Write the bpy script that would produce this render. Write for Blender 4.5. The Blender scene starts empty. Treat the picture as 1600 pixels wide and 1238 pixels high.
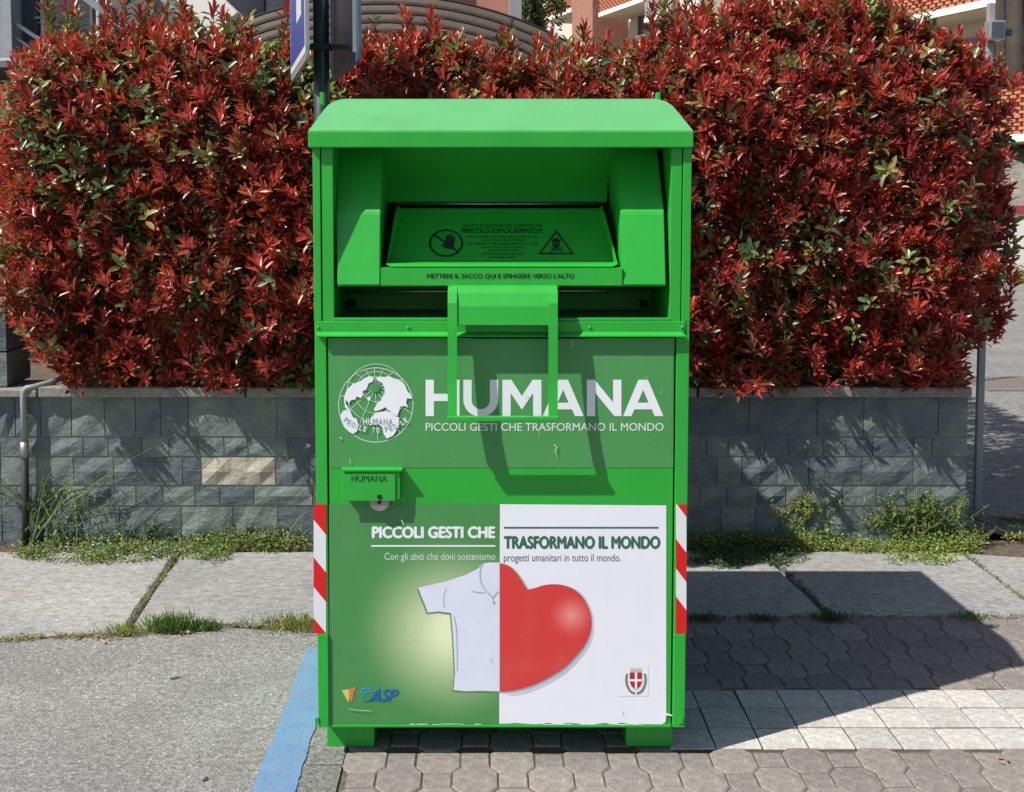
import bpy, bmesh, math, random
import numpy as np
from math import sin, cos, tan, pi, radians
from mathutils import Vector, Matrix

random.seed(7); RNG = np.random.default_rng(11)
SC = bpy.context.scene
COL = SC.collection

# ------------------------------------------------------------------ camera, sky, sun, exposure
F, PITCH, H, XP, HZ, D0 = 1824.0, 0.065, 1.73, 754.0, 303.0, 3.555
YP = HZ + F * tan(PITCH)
cam = bpy.data.cameras.new('camera'); cam.sensor_width = 36; cam.lens = 36 * F / 1600
cam.shift_x = (800 - XP) / 1600; cam.shift_y = -(619 - YP) / 1600
cam.clip_start = .05; cam.clip_end = 600
camo = bpy.data.objects.new('camera', cam); COL.objects.link(camo)
camo.location = (0, -D0, H); camo.rotation_euler = (pi / 2 - PITCH, 0, 0)
SC.camera = camo

SUN = Vector((.722, .379, -1)).normalized()          # the way the sunlight travels
w = bpy.data.worlds.new('World'); SC.world = w; w.use_nodes = True
nt = w.node_tree; bg = nt.nodes['Background']; sky = nt.nodes.new('ShaderNodeTexSky')
sky.sky_type = 'NISHITA'; sky.sun_disc = False
sky.sun_elevation = radians(50.8); sky.sun_rotation = math.atan2(-.722, -.379)
sky.air_density = 1.0; sky.dust_density = 1.2
nt.links.new(sky.outputs[0], bg.inputs[0]); bg.inputs[1].default_value = .078
sl = bpy.data.lights.new('sun', 'SUN'); sl.energy = 4.7; sl.angle = radians(.5); sl.color = (1, .95, .87)
so = bpy.data.objects.new('sun', sl); COL.objects.link(so); so.rotation_euler = SUN.to_track_quat('-Z', 'Y').to_euler()
SC.view_settings.view_transform = 'Standard'; SC.view_settings.look = 'None'
SC.view_settings.gamma = 1; SC.view_settings.use_curve_mapping = False
SC.view_settings.exposure = 0.45
SC.render.engine = 'CYCLES'
SC.cycles.max_bounces = 6

# ------------------------------------------------------------------ helpers
BY = 0.0        # the bin is built about its own front plane, then set down BY from it
def at(x, y, Y):
    """the point of the vertical plane at depth Y that is measured at pixel x, y of the photograph: (X, Z)"""
    Y = Y + BY
    u = -(y - YP) / F
    t = (Y + D0) / (cos(PITCH) + u * sin(PITCH))
    return (x - XP) / F * t, H + (-sin(PITCH) + u * cos(PITCH)) * t
def gr(x, y, z=0.0):
    """the point of the ground measured at pixel x, y: (X, Y)"""
    u = -(y - YP) / F
    t = (z - H) / (-sin(PITCH) + u * cos(PITCH))
    return (x - XP) / F * t, (cos(PITCH) + u * sin(PITCH)) * t - D0

def tag(o, label=None, cat=None, group=None, kind=None):
    if label: o['label'] = label
    if cat: o['category'] = cat
    if group: o['group'] = group
    if kind: o['kind'] = kind
    return o
def empty(name, loc, label=None, cat=None, group=None):
    o = bpy.data.objects.new(name, None); COL.objects.link(o); o.location = loc
    o.empty_display_size = .1
    return tag(o, label, cat, group)
def place(o, parent):
    if parent is not None:
        o.parent = parent
        m = Matrix.Translation(-Vector(parent.location)) if parent.type == 'EMPTY' and parent.parent is None else Matrix.Identity(4)
        o.matrix_parent_inverse = m
    return o
def link_mesh(name, me, mat, parent=None):
    o = bpy.data.objects.new(name, me); COL.objects.link(o)
    if mat is not None and not me.materials: me.materials.append(mat)
    return place(o, parent)
def build(name, bm, mat, parent=None, smooth=False):
    bmesh.ops.recalc_face_normals(bm, faces=bm.faces)
    me = bpy.data.meshes.new(name); bm.to_mesh(me); bm.free()
    if smooth: me.shade_smooth()
    return link_mesh(name, me, mat, parent)
def box(bm, x0, x1, y0, y1, z0, z1, bev=0.0):
    b = bmesh.new()
    vs = [b.verts.new((x, y, z)) for z in (z0, z1) for y in (y0, y1) for x in (x0, x1)]
    for f in ((0,1,3,2),(4,5,7,6),(0,1,5,4),(2,3,7,6),(0,2,6,4),(1,3,7,5)): b.faces.new([vs[i] for i in f])
    bmesh.ops.recalc_face_normals(b, faces=b.faces)
    if bev: bmesh.ops.bevel(b, geom=b.edges[:], offset=bev, segments=2, affect='EDGES', profile=.6)
    me = bpy.data.meshes.new('tmp'); b.to_mesh(me); b.free(); bm.from_mesh(me); bpy.data.meshes.remove(me)
    return bm
def boxes(*bs, bev=.002):
    bm = bmesh.new()
    for b in bs: box(bm, *b, bev)
    return bm
def prism(bm, pts, v):
    """closed polygon pts (3D) swept by vector v"""
    a = [bm.verts.new(p) for p in pts]; b = [bm.verts.new(Vector(p) + Vector(v)) for p in pts]
    n = len(pts); bm.faces.new(a); bm.faces.new(b[::-1])
    for i in range(n): bm.faces.new((a[i], a[(i+1) % n], b[(i+1) % n], b[i]))
    return bm
def sheet(bm, rows, th=(0, 0, 0)):
    """a grid of 3D points as a surface, thickened by vector th when given"""
    def grid(off):
        return [[bm.verts.new(Vector(p) + Vector(off)) for p in r] for r in rows]
    A = grid((0, 0, 0))
    m, n = len(rows), len(rows[0])
    for i in range(m-1):
        for j in range(n-1): bm.faces.new((A[i][j], A[i][j+1], A[i+1][j+1], A[i+1][j]))
    if Vector(th).length:
        B = grid(th)
        for i in range(m-1):
            for j in range(n-1): bm.faces.new((B[i][j], B[i+1][j], B[i+1][j+1], B[i][j+1]))
        rim = [(0, j) for j in range(n)] + [(i, n-1) for i in range(1, m)] + [(m-1, j) for j in range(n-2, -1, -1)] + [(i, 0) for i in range(m-2, 0, -1)]
        for k in range(len(rim)):
            (i, j), (p, q) = rim[k], rim[(k+1) % len(rim)]
            bm.faces.new((A[i][j], A[p][q], B[p][q], B[i][j]))
    return bm
def tube(bm, pts, r, seg=10, cap=True):
    pts = [Vector(p) for p in pts]; rr = r if isinstance(r, (list, tuple)) else [r] * len(pts)
    rings = []; ref = None
    for i, p in enumerate(pts):
        d = (pts[min(i+1, len(pts)-1)] - pts[max(i-1, 0)]).normalized()
        if ref is None: ref = Vector((0, 0, 1)) if abs(d.z) < .9 else Vector((1, 0, 0))
        s = d.cross(ref).normalized(); u = s.cross(d).normalized(); ref = u
        rings.append([bm.verts.new(p + (s * cos(a) + u * sin(a)) * rr[i]) for a in [2*pi*k/seg for k in range(seg)]])
    for a, b in zip(rings, rings[1:]):
        for k in range(seg): bm.faces.new((a[k], a[(k+1) % seg], b[(k+1) % seg], b[k]))
    if cap: bm.faces.new(rings[0][::-1]); bm.faces.new(rings[-1])
    return bm
def tubes(*ts, seg=10):
    bm = bmesh.new()
    for pts, r in ts: tube(bm, pts, r, seg)
    return bm

def curve_mesh(name, cu):
    o = bpy.data.objects.new('tmp', cu); COL.objects.link(o)
    bpy.context.view_layer.update()
    me = bpy.data.meshes.new_from_object(o.evaluated_get(bpy.context.evaluated_depsgraph_get()))
    bpy.data.objects.remove(o); bpy.data.curves.remove(cu); me.name = name
    me.materials.clear()
    return me
def flat(name, loops, mat, Y, parent, th=.0004):
    """flat print: closed loops measured in photo pixels, lying on the vertical plane Y (inner loops are holes)"""
    cu = bpy.data.curves.new('tmp', 'CURVE'); cu.dimensions = '2D'; cu.fill_mode = 'BOTH'
    for lp in loops:
        s = cu.splines.new('POLY'); s.points.add(len(lp) - 1); s.use_cyclic_u = True
        for i, (x, y) in enumerate(lp):
            X, Z = at(x, y, Y); s.points[i].co = (X, Z, 0, 1)
    me = curve_mesh(name, cu)
    for v in me.vertices: v.co = (v.co.x, Y, v.co.y)
    return link_mesh(name, me, mat, parent)
def rect(x0, y0, x1, y1): return [(x0, y0), (x1, y0), (x1, y1), (x0, y1)]
def ring(cx, cy, r, n=48, sx=1, sy=1): return [(cx + r*sx*cos(2*pi*k/n), cy + r*sy*sin(2*pi*k/n)) for k in range(n)]
def stroke(pts, wd):
    """a line of width wd px through pts as one closed loop"""
    L, R = [], []
    for i, (x, y) in enumerate(pts):
        a = pts[max(i-1, 0)]; b = pts[min(i+1, len(pts)-1)]
        dx, dy = b[0]-a[0], b[1]-a[1]; l = math.hypot(dx, dy) or 1
        L.append((x - dy/l*wd/2, y + dx/l*wd/2)); R.append((x + dy/l*wd/2, y - dx/l*wd/2))
    return L + R[::-1]
def text(name, body, x0, y0, x1, y1, mat, Y, parent, bold=0.0, rot=0.0, shear=0.0, tilt=None):
    """lettering that fills the pixel box x0,y0,x1,y1 on plane Y"""
    cu = bpy.data.curves.new('tmp', 'FONT'); cu.body = body; cu.resolution_u = 4; cu.shear = shear
    me = curve_mesh(name, cu)
    dep = None
    if bold:                                          # heavier strokes: copies a hair apart, each on its own level
        b_ = bmesh.new(); b_.from_mesh(me); src = me
        for k, (dx, dz) in enumerate(((bold, 0), (-bold, 0), (0, bold*.7), (0, -bold*.7))):
            n0 = len(b_.verts); b_.from_mesh(src); b_.verts.ensure_lookup_table()
            for v in b_.verts[n0:]: v.co.x += dx; v.co.y += dz; v.co.z -= .00003*(k + 1)
        me = bpy.data.meshes.new(name); b_.to_mesh(me); b_.free(); bpy.data.meshes.remove(src)
    n = len(me.vertices); co = np.empty(n*3); me.vertices.foreach_get('co', co); co = co.reshape(-1, 3)
    lo, hi = co.min(0), co.max(0)
    X0, Z0 = at(x0, y1, Y); X1, Z1 = at(x1, y0, Y)
    u = (co[:, 0]-lo[0]) / (hi[0]-lo[0]) - .5; v = (co[:, 1]-lo[1]) / (hi[1]-lo[1]) - .5
    u *= X1 - X0; v *= Z1 - Z0
    c, s = cos(rot), sin(rot)
    out = np.stack([(X0+X1)/2 + u*c - v*s, Y + np.minimum(co[:, 2], 0), (Z0+Z1)/2 + u*s + v*c], 1)
    if tilt:                                          # lies on a leaning plane: depth follows the height
        z0, Ya, z1, Yb = tilt
        out[:, 1] = Ya + (out[:, 2]-z0) / (z1-z0) * (Yb-Ya)
    me.vertices.foreach_set('co', out.ravel()); me.update()
    return link_mesh(name, me, mat, parent)

# ------------------------------------------------------------------ materials
def new_mat(name):
    m = bpy.data.materials.new(name); m.use_nodes = True
    nt = m.node_tree; return m, nt, nt.nodes['Principled BSDF']
def node(nt, typ, **kw):
    n = nt.nodes.new(typ)
    for k, v in kw.items():
        if k in n.inputs: n.inputs[k].default_value = v
        else: setattr(n, k, v)
    return n
def ramp(nt, src, stops):
    r = nt.nodes.new('ShaderNodeValToRGB'); e = r.color_ramp.elements
    e[0].position, e[1].position = stops[0][0], stops[-1][0]
    e[0].color, e[1].color = (*stops[0][1], 1), (*stops[-1][1], 1)
    for p, c in stops[1:-1]:
        x = e.new(p); x.color = (*c, 1)
    nt.links.new(src, r.inputs[0]); return r.outputs[0]
def mixc(nt, fac, a, b, mode='MIX'):
    m = nt.nodes.new('ShaderNodeMix'); m.data_type = 'RGBA'; m.blend_type = mode
    for s, v in ((0, fac), (6, a), (7, b)):
        if hasattr(v, 'links'): nt.links.new(v, m.inputs[s])
        else: m.inputs[s].default_value = v if s == 0 else (*v[:3], 1)
    return m.outputs[2]
def noise(nt, scale, detail=4, rough=.55, vec=None, dist=0):
    n = node(nt, 'ShaderNodeTexNoise', Scale=scale, Detail=detail, Roughness=rough, Distortion=dist)
    c = vec if vec is not None else coords(nt)
    nt.links.new(c, n.inputs['Vector']); return n.outputs['Fac']
def coords(nt, scale=None):
    t = nt.nodes.get('tc') or nt.nodes.new('ShaderNodeTexCoord'); t.name = 'tc'
    if scale is None: return t.outputs['Object']
    m = nt.nodes.new('ShaderNodeMapping'); m.inputs['Scale'].default_value = scale
    nt.links.new(t.outputs['Object'], m.inputs['Vector']); return m.outputs[0]
def bump(nt, bsdf, h, strength, dist=.01):
    b = node(nt, 'ShaderNodeBump', Strength=strength, Distance=dist)
    nt.links.new(h, b.inputs['Height']); nt.links.new(b.outputs[0], bsdf.inputs['Normal'])
def simple(name, c, rough=.6, var=.12, scale=6, metal=0, bmp=0, bscale=60, coat=0, spec=.5, bdist=.003, stain=None):
    m, nt, b = new_mat(name)
    f = noise(nt, scale, 5)
    lo = [max(v*(1-var), 0) for v in c]; hi = [v*(1+var) for v in c]
    col = ramp(nt, f, [(.3, lo), (.7, hi)])
    if stain:
        sc, amt, scol = stain
        f2 = noise(nt, sc, 8, .7)
        k = ramp(nt, f2, [(.52, (0, 0, 0)), (.72, (amt, amt, amt))])
        col = mixc(nt, k, col, scol)
    nt.links.new(col, b.inputs['Base Color'])
    b.inputs['Roughness'].default_value = rough; b.inputs['Metallic'].default_value = metal
    b.inputs['Coat Weight'].default_value = coat; b.inputs['Coat Roughness'].default_value = .25
    b.inputs['Specular IOR Level'].default_value = spec
    if bmp: bump(nt, b, noise(nt, bscale, 5), bmp, bdist)
    return m

def paint_mat(name, c, rough=.42):
    m, nt, b = new_mat(name)
    f = noise(nt, 3.5, 3)
    col = ramp(nt, f, [(.3, [v*.93 for v in c]), (.7, [v*1.07 for v in c])])
    sc = noise(nt, 9, 9, .75, coords(nt, (1, 1, .35)))
    k = ramp(nt, sc, [(.60, (0, 0, 0)), (.80, (.35, .35, .35))])
    col = mixc(nt, k, col, (.12, .26, .10))
    sp = noise(nt, 160, 4, .7)
    k2 = ramp(nt, sp, [(.70, (0, 0, 0)), (.76, (.35, .35, .35))])
    col = mixc(nt, k2, col, (.05, .12, .05))
    nt.links.new(col, b.inputs['Base Color'])
    rr = nt.nodes.new('ShaderNodeMapRange'); rr.inputs['To Min'].default_value = rough-.08; rr.inputs['To Max'].default_value = rough+.12
    nt.links.new(noise(nt, 14, 6), rr.inputs['Value']); nt.links.new(rr.outputs[0], b.inputs['Roughness'])
    b.inputs['Coat Weight'].default_value = .12; b.inputs['Coat Roughness'].default_value = .3
    bump(nt, b, noise(nt, 4.5, 3, .5), .14, .02)
    return m
M = {}
M['green'] = paint_mat('green_paint', (.020, .375, .036))
M['green_lit'] = M['green']
M['dark'] = simple('dark_gap', (.01, .012, .01), .8)
M['steel'] = simple('galvanised_steel', (.35, .34, .33), .45, .15, 20, .7)
M['rod'] = simple('steel_rod', (.3, .28, .27), .3, .2, 9, .9)
M['ink'] = simple('black_print', (.008, .02, .010), .6)
M['inkfade'] = simple('faded_print', (.006, .085, .018), .6)
M['inkdark'] = simple('dark_green_print', (.03, .14, .07), .5)
M['ruleg'] = simple('rule_print', (.03, .12, .06), .5)
M['textgrey'] = simple('grey_print', (.16, .18, .19), .5)
M['white_print'] = simple('white_print', (.80, .83, .88), .45, .03)
M['pale_print'] = simple('pale_print', (.62, .74, .66), .45, .03)
M['grey_print'] = simple('grey_globe_print', (.33, .45, .40), .45, .03)
M['sticker_top'] = simple('banner_film', (.068, .29, .085), .38, .05, 3, bmp=.06, bscale=7, bdist=.02, stain=(7, .25, (.12, .33, .13)))
M['white_film'] = simple('white_film', (.80, .82, .90), .38, .015, 3, bmp=.08, bscale=9, bdist=.01, stain=(11, .10, (.55, .56, .60)))
M['refl_white'] = simple('reflective_white', (.72, .74, .76), .35, .04, 20, bmp=.2, bscale=20)
M['refl_red'] = simple('reflective_red', (.66, .008, .01), .35, .05, 20, bmp=.2, bscale=20)
M['shirt'] = simple('shirt_print', (.70, .73, .86), .42, .04, 14)
M['shirt_fold'] = simple('shirt_fold_print', (.42, .45, .58), .42, .04, 14)
M['shade_print1'] = simple('printed_soft_grey', (.62, .64, .70), .42)
M['shade_print2'] = simple('printed_grey', (.38, .38, .43), .42)
M['shade_green1'] = simple('printed_dark_green', (.12, .27, .09), .42)
M['blue_print'] = simple('blue_print', (.01, .12, .42), .45)
M['cyan_print'] = simple('cyan_print', (.03, .30, .60), .45)
M['yellow_print'] = simple('yellow_print', (.60, .55, .14), .45)
M['orange_print'] = simple('orange_print', (.60, .20, .06), .45)
M['red_print'] = simple('red_print', (.45, .02, .03), .45)
M['crest_green'] = simple('crest_green_print', (.16, .24, .17), .45)
M['crest_gold'] = simple('crest_gold_print', (.55, .52, .42), .45)

def radial(name, base, glow, cx, cy, Y, r_in, r_out, ease=1.0, base2=None, sx=1.0):
    """flat print whose ink fades outwards from a point (a printed gradient)"""
    m, nt, b = new_mat(name)
    X, Z = at(cx, cy, Y)
    c = coords(nt)
    s = nt.nodes.new('ShaderNodeVectorMath'); s.operation = 'SUBTRACT'; s.inputs[1].default_value = (X, Y, Z); nt.links.new(c, s.inputs[0])
    q = nt.nodes.new('ShaderNodeVectorMath'); q.operation = 'MULTIPLY'; q.inputs[1].default_value = (sx, 0, 1); nt.links.new(s.outputs[0], q.inputs[0])
    l = nt.nodes.new('ShaderNodeVectorMath'); l.operation = 'LENGTH'; nt.links.new(q.outputs[0], l.inputs[0])
    mr = nt.nodes.new('ShaderNodeMapRange'); mr.interpolation_type = 'SMOOTHSTEP'
    mr.inputs['From Min'].default_value = r_in; mr.inputs['From Max'].default_value = r_out
    nt.links.new(l.outputs['Value'], mr.inputs['Value'])
    pw = nt.nodes.new('ShaderNodeMath'); pw.operation = 'POWER'; pw.inputs[1].default_value = ease
    nt.links.new(mr.outputs[0], pw.inputs[0])
    col = mixc(nt, pw.outputs[0], glow, base)
    nt.links.new(mixc(nt, ramp(nt, noise(nt, 9, 6), [(.5, (0,0,0)), (.8, (.12,.12,.12))]), col, (.3, .4, .3)), b.inputs['Base Color'])
    b.inputs['Roughness'].default_value = .38
    bump(nt, b, noise(nt, 7, 4), .07, .015)
    return m
BY = -.07
M['poster_green'] = radial('poster_green', (.062, .26, .072), (.80, .86, .55), 705, 985, -.003, .03, .31, .60)
M['heart'] = radial('heart_print', (.64, .045, .042), (.80, .27, .25), 893, 962, -.003, .0, .075, .6)

BY = 0.0
def ground_mat(name, c1, c2, agg, scale, speck=.5, rough=.9, dirt=(.16, .14, .11), bmp=.5, streak=None):
    m, nt, b = new_mat(name)
    v = coords(nt, streak) if streak else coords(nt)
    n1 = noise(nt, 1.3, 6, .6); n2 = noise(nt, scale, 3, .7, v)
    vo = node(nt, 'ShaderNodeTexVoronoi', Scale=agg, Randomness=1.0); nt.links.new(v, vo.inputs['Vector'])
    sep = nt.nodes.new('ShaderNodeSeparateColor'); nt.links.new(vo.outputs['Color'], sep.inputs[0])
    base = ramp(nt, n1, [(.3, c1), (.7, c2)])
    k = ramp(nt, sep.outputs[0], [(.0, (1-speck,)*3), (.45, (1,)*3), (.8, (1,)*3), (1, (1+speck*1.3,)*3)])
    col = mixc(nt, 1.0, base, k, 'MULTIPLY')
    k2 = ramp(nt, n2, [(.3, (.72,)*3), (.7, (1.25,)*3)])
    col = mixc(nt, 1.0, col, k2, 'MULTIPLY')
    oi = nt.nodes.new('ShaderNodeObjectInfo')          # each piece its own tone
    col = mixc(nt, 1.0, col, ramp(nt, oi.outputs['Random'], [(0, (.86, .86, .87)), (1, (1.13, 1.12, 1.10))]), 'MULTIPLY')
    st = ramp(nt, noise(nt, 2.2, 7, .75, dist=.8), [(.56, (0, 0, 0)), (.68, (.35, .35, .35))])
    col = mixc(nt, st, col, [v*.55 for v in c1])
    d = ramp(nt, noise(nt, 3.1, 9, .72), [(.50, (0, 0, 0)), (.75, (.7, .7, .7))])
    col = mixc(nt, d, col, dirt)
    nt.links.new(col, b.inputs['Base Color']); b.inputs['Roughness'].default_value = rough
    b.inputs['Specular IOR Level'].default_value = .25
    mx = nt.nodes.new('ShaderNodeMath'); mx.operation = 'ADD'
    nt.links.new(vo.outputs['Distance'], mx.inputs[0]); nt.links.new(n2, mx.inputs[1])
    bump(nt, b, mx.outputs[0], bmp, .004)
    return m
M['asphalt'] = ground_mat('old_asphalt', (.232, .225, .220), (.320, .311, .304), 150, 45, .42, dirt=(.165, .158, .150), bmp=.7)
M['street'] = ground_mat('street_asphalt', (.19, .19, .19), (.25, .245, .24), 60, 20, .25, dirt=(.2, .19, .18), bmp=.3)
M['slab'] = ground_mat('stone_slab', (.250, .257, .262), (.345, .342, .328), 160, 26, .24, dirt=(.27, .235, .19), bmp=.5, streak=(.85, 1.15, 1))
M['paver'] = ground_mat('concrete_paver', (.205, .184, .171), (.268, .243, .226), 330, 40, .30, dirt=(.21, .18, .155), bmp=.25)
M['tile'] = ground_mat('white_paver', (.42, .41, .385), (.54, .525, .495), 300, 40, .2, dirt=(.31, .29, .26), bmp=.2)
M['kerb'] = ground_mat('kerb_stone', (.17, .175, .16), (.26, .26, .24), 140, 40, .45, dirt=(.13, .12, .10), bmp=.4)
M['sand'] = ground_mat('joint_sand', (.10, .085, .065), (.16, .135, .105), 300, 60, .4, dirt=(.05, .055, .025), bmp=.6)
M['darksand'] = ground_mat('mossy_joint_sand', (.035, .035, .022), (.07, .065, .045), 300, 60, .4, dirt=(.04, .055, .02), bmp=.6)
M['soil'] = ground_mat('soil', (.10, .08, .06), (.15, .12, .09), 120, 30, .4, dirt=(.06, .06, .03), bmp=.8)
M['coping'] = ground_mat('coping_stone', (.22, .21, .20), (.29, .275, .255), 200, 30, .2, dirt=(.30, .25, .18), bmp=.4)

def blue_mat():
    m, nt, b = new_mat('worn_blue_paint')
    wear = ramp(nt, noise(nt, 55, 9, .78), [(.50, (0, 0, 0)), (.58, (.85, .85, .85))])
    c = ramp(nt, noise(nt, 9, 8, .7), [(.3, (.085, .20, .37)), (.7, (.135, .27, .46))])
    nt.links.new(mixc(nt, wear, c, (.22, .22, .215)), b.inputs['Base Color']); b.inputs['Roughness'].default_value = .75
    bump(nt, b, noise(nt, 110, 3), .6, .004); return m
M['blue'] = blue_mat()

def slate(name, c1, c2, c3):
    m, nt, b = new_mat(name)
    oi = nt.nodes.new('ShaderNodeObjectInfo')
    n = noise(nt, 7, 7, .65, dist=.6)
    col = ramp(nt, n, [(.3, c1), (.52, c2), (.72, c3)])
    k = ramp(nt, oi.outputs['Random'], [(0, (.68, .72, .78)), (.5, (1, 1, 1)), (1, (1.30, 1.32, 1.16))])
    col = mixc(nt, 1.0, col, k, 'MULTIPLY')
    vein = ramp(nt, noise(nt, 22, 8, .7, coords(nt, (.5, 1, 1.8))), [(.60, (0, 0, 0)), (.72, (.45, .45, .45))])
    col = mixc(nt, vein, col, (.24, .25, .22))
    nt.links.new(col, b.inputs['Base Color']); b.inputs['Roughness'].default_value = .62
    vr = node(nt, 'ShaderNodeTexNoise', Scale=11, Detail=8, Roughness=.62, Distortion=.25); nt.links.new(coords(nt, (1, 1, 1.3)), vr.inputs['Vector'])
    bump(nt, b, vr.outputs['Fac'], .75, .022); return m
M['slate'] = slate('slate_stone', (.072, .094, .110), (.125, .152, .158), (.19, .215, .185))
M['slate_beige'] = slate('beige_stone', (.28, .25, .20), (.36, .33, .28), (.42, .39, .34))
M['mortar'] = simple('mortar', (.36, .37, .34), .95, .3, 18, bmp=.5, stain=(9, .5, (.10, .11, .11)))
M['pvc'] = simple('grey_pipe', (.25, .25, .25), .5, .1)
M['blackpipe'] = simple('rusty_pipe', (.018, .017, .017), .7, .3, 20)
M['post'] = simple('grey_post', (.30, .31, .32), .5, .15)

def leaf_mat(name, rough=.33, trans=.28, sp=.5):
    m, nt, b = new_mat(name)
    a = nt.nodes.new('ShaderNodeAttribute'); a.attribute_name = 'tint'
    nt.links.new(a.outputs['Color'], b.inputs['Base Color']); b.inputs['Roughness'].default_value = rough
    b.inputs['Specular IOR Level'].default_value = sp
    t = nt.nodes.new('ShaderNodeBsdfTranslucent'); mx = nt.nodes.new('ShaderNodeMixShader'); mx.inputs[0].default_value = trans
    sat = mixc(nt, 1.0, a.outputs['Color'], (1.6, 1.3, .9), 'MULTIPLY'); nt.links.new(sat, t.inputs[0])
    nt.links.new(b.outputs[0], mx.inputs[1]); nt.links.new(t.outputs[0], mx.inputs[2])
    nt.links.new(mx.outputs[0], nt.nodes['Material Output'].inputs['Surface']); return m
M['leaf'] = leaf_mat('glossy_leaf', .36, .28, .8)
M['herb'] = leaf_mat('soft_leaf', .55, .35)
M['bark'] = simple('bark', (.07, .05, .04), .9, .3, 30, bmp=.6)

def plain(name, c, rough=.7, var=.08, scale=1.5, **k): return simple(name, c, rough, var, scale, **k)
M['pole'] = plain('dark_green_pole', (.022, .045, .045), .4, .25, 12)
M['sign_back'] = plain('sign_back_grey', (.075, .11, .19), .35, .15, 8)
M['sign_blue'] = plain('sign_blue', (.03, .06, .28), .35)
M['sign_white'] = plain('sign_white', (.62, .64, .68), .35)
M['alu'] = plain('aluminium', (.45, .46, .48), .35, .1, 8, metal=.6)
M['render_grey'] = plain('grey_render', (.30, .31, .33), .8, .1)
M['render_beige'] = plain('beige_render', (.46, .42, .35), .85, .1)
M['render_salmon'] = plain('salmon_render', (.45, .20, .14), .85, .1)
M['render_white'] = plain('white_render', (.78, .76, .71), .85, .08)
M['concrete_pale'] = plain('pale_concrete', (.58, .54, .46), .85, .1)
M['soffit'] = plain('soffit', (.50, .42, .30), .9, .08)
M['brick'] = plain('brick_clay', (.50, .19, .11), .85, .2, 8)
M['pinkwall'] = plain('pink_brick_wall', (.32, .15, .11), .85, .2, 6)
M['glass'] = plain('window_glass', (.07, .08, .09), .08, .3, 2, spec=.9)
M['glass_beige'] = plain('tinted_glass', (.15, .145, .135), .15, .2, 1, spec=.7)
M['frame'] = plain('window_frame', (.16, .11, .08), .5)
M['white_metal'] = plain('white_metal', (.62, .63, .65), .4)
M['canvas'] = simple('brown_canvas', (.080, .062, .050), .8, .12, 5, bmp=.3, bscale=9, bdist=.03)
M['canvas_line'] = plain('seam', (.02, .018, .016), .8)
M['redrail'] = plain('red_rail', (.33, .05, .05), .6)
M['bank'] = plain('bank_gravel', (.19, .18, .15), .95, .3, 3, bmp=.8, bscale=14, bdist=.05)
M['rubber'] = plain('dark_metal', (.03, .03, .032), .5)
M['drygrass'] = plain('dry_leaf', (.30, .20, .12), .8)

# ------------------------------------------------------------------ leaves: one routine for every plant
def leaf_arrays(o, d, nrm, L, Wd, curl, tint, fold=.25):
    """o, d, nrm (N,3); L, Wd, curl (N,); tint (N,3) -> verts (N*8,3), faces (N*8,3), colours"""
    N = len(L)
    d = d / np.linalg.norm(d, axis=1, keepdims=True)
    s = np.cross(d, nrm); s /= np.linalg.norm(s, axis=1, keepdims=True) + 1e-9
    n = np.cross(s, d)
    V = np.empty((N, 8, 3))
    def P(t, sd, lift):
        return o + d * (L*t)[:, None] + s * (Wd*sd)[:, None] + n * (L*(-curl)*t*t + Wd*lift)[:, None]
    V[:, 0] = P(0., 0., 0)
    V[:, 1] = P(.30, -.44, fold); V[:, 2] = P(.30, 0, 0); V[:, 3] = P(.30, .44, fold)
    V[:, 4] = P(.74, -.40, fold); V[:, 5] = P(.74, 0, 0); V[:, 6] = P(.74, .40, fold)
    V[:, 7] = P(1., 0, .0)
    T = np.array([(0,2,1),(0,3,2),(1,2,5),(1,5,4),(2,3,6),(2,6,5),(4,5,7),(5,6,7)])
    Fc = (np.arange(N)[:, None, None]*8 + T[None]).reshape(-1, 3)
    Cc = np.repeat(tint, 8, axis=0)
    return V.reshape(-1, 3), Fc, Cc
def np_mesh(name, V, Fc, Cc=None, smooth=True):
    me = bpy.data.meshes.new(name)
    me.vertices.add(len(V)); me.vertices.foreach_set('co', np.ascontiguousarray(V, dtype=np.float32).ravel())
    n = len(Fc); k = Fc.shape[1]
    me.loops.add(n*k); me.loops.foreach_set('vertex_index', Fc.astype(np.int32).ravel())
    me.polygons.add(n); me.polygons.foreach_set('loop_start', np.arange(0, n*k, k, dtype=np.int32))
    me.update(calc_edges=True)
    if smooth: me.shade_smooth()
    if Cc is not None:
        a = me.color_attributes.new('tint', 'FLOAT_COLOR', 'POINT')
        a.data.foreach_set('color', np.concatenate([Cc, np.ones((len(Cc), 1))], 1).astype(np.float32).ravel())
    return me
def unit(v): return v / (np.linalg.norm(v, axis=-1, keepdims=True) + 1e-9)

# ================================================================== GROUND
def gsheet(name, pts, z, mat, kind='structure', parent=None, th=0.0, cat=None):
    bm = bmesh.new()
    if th: prism(bm, [(x, y, z) for x, y in pts], (0, 0, -th))
    else: bm.faces.new([bm.verts.new((x, y, z)) for x, y in pts])
    return tag(build(name, bm, mat, parent), kind=kind)
gsheet('ground', [(-150, -40), (150, -40), (150, 260), (-150, 260)], -.045, M['soil'])
YE = -3.6
KX0, KX1 = -.535, -.425
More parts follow.
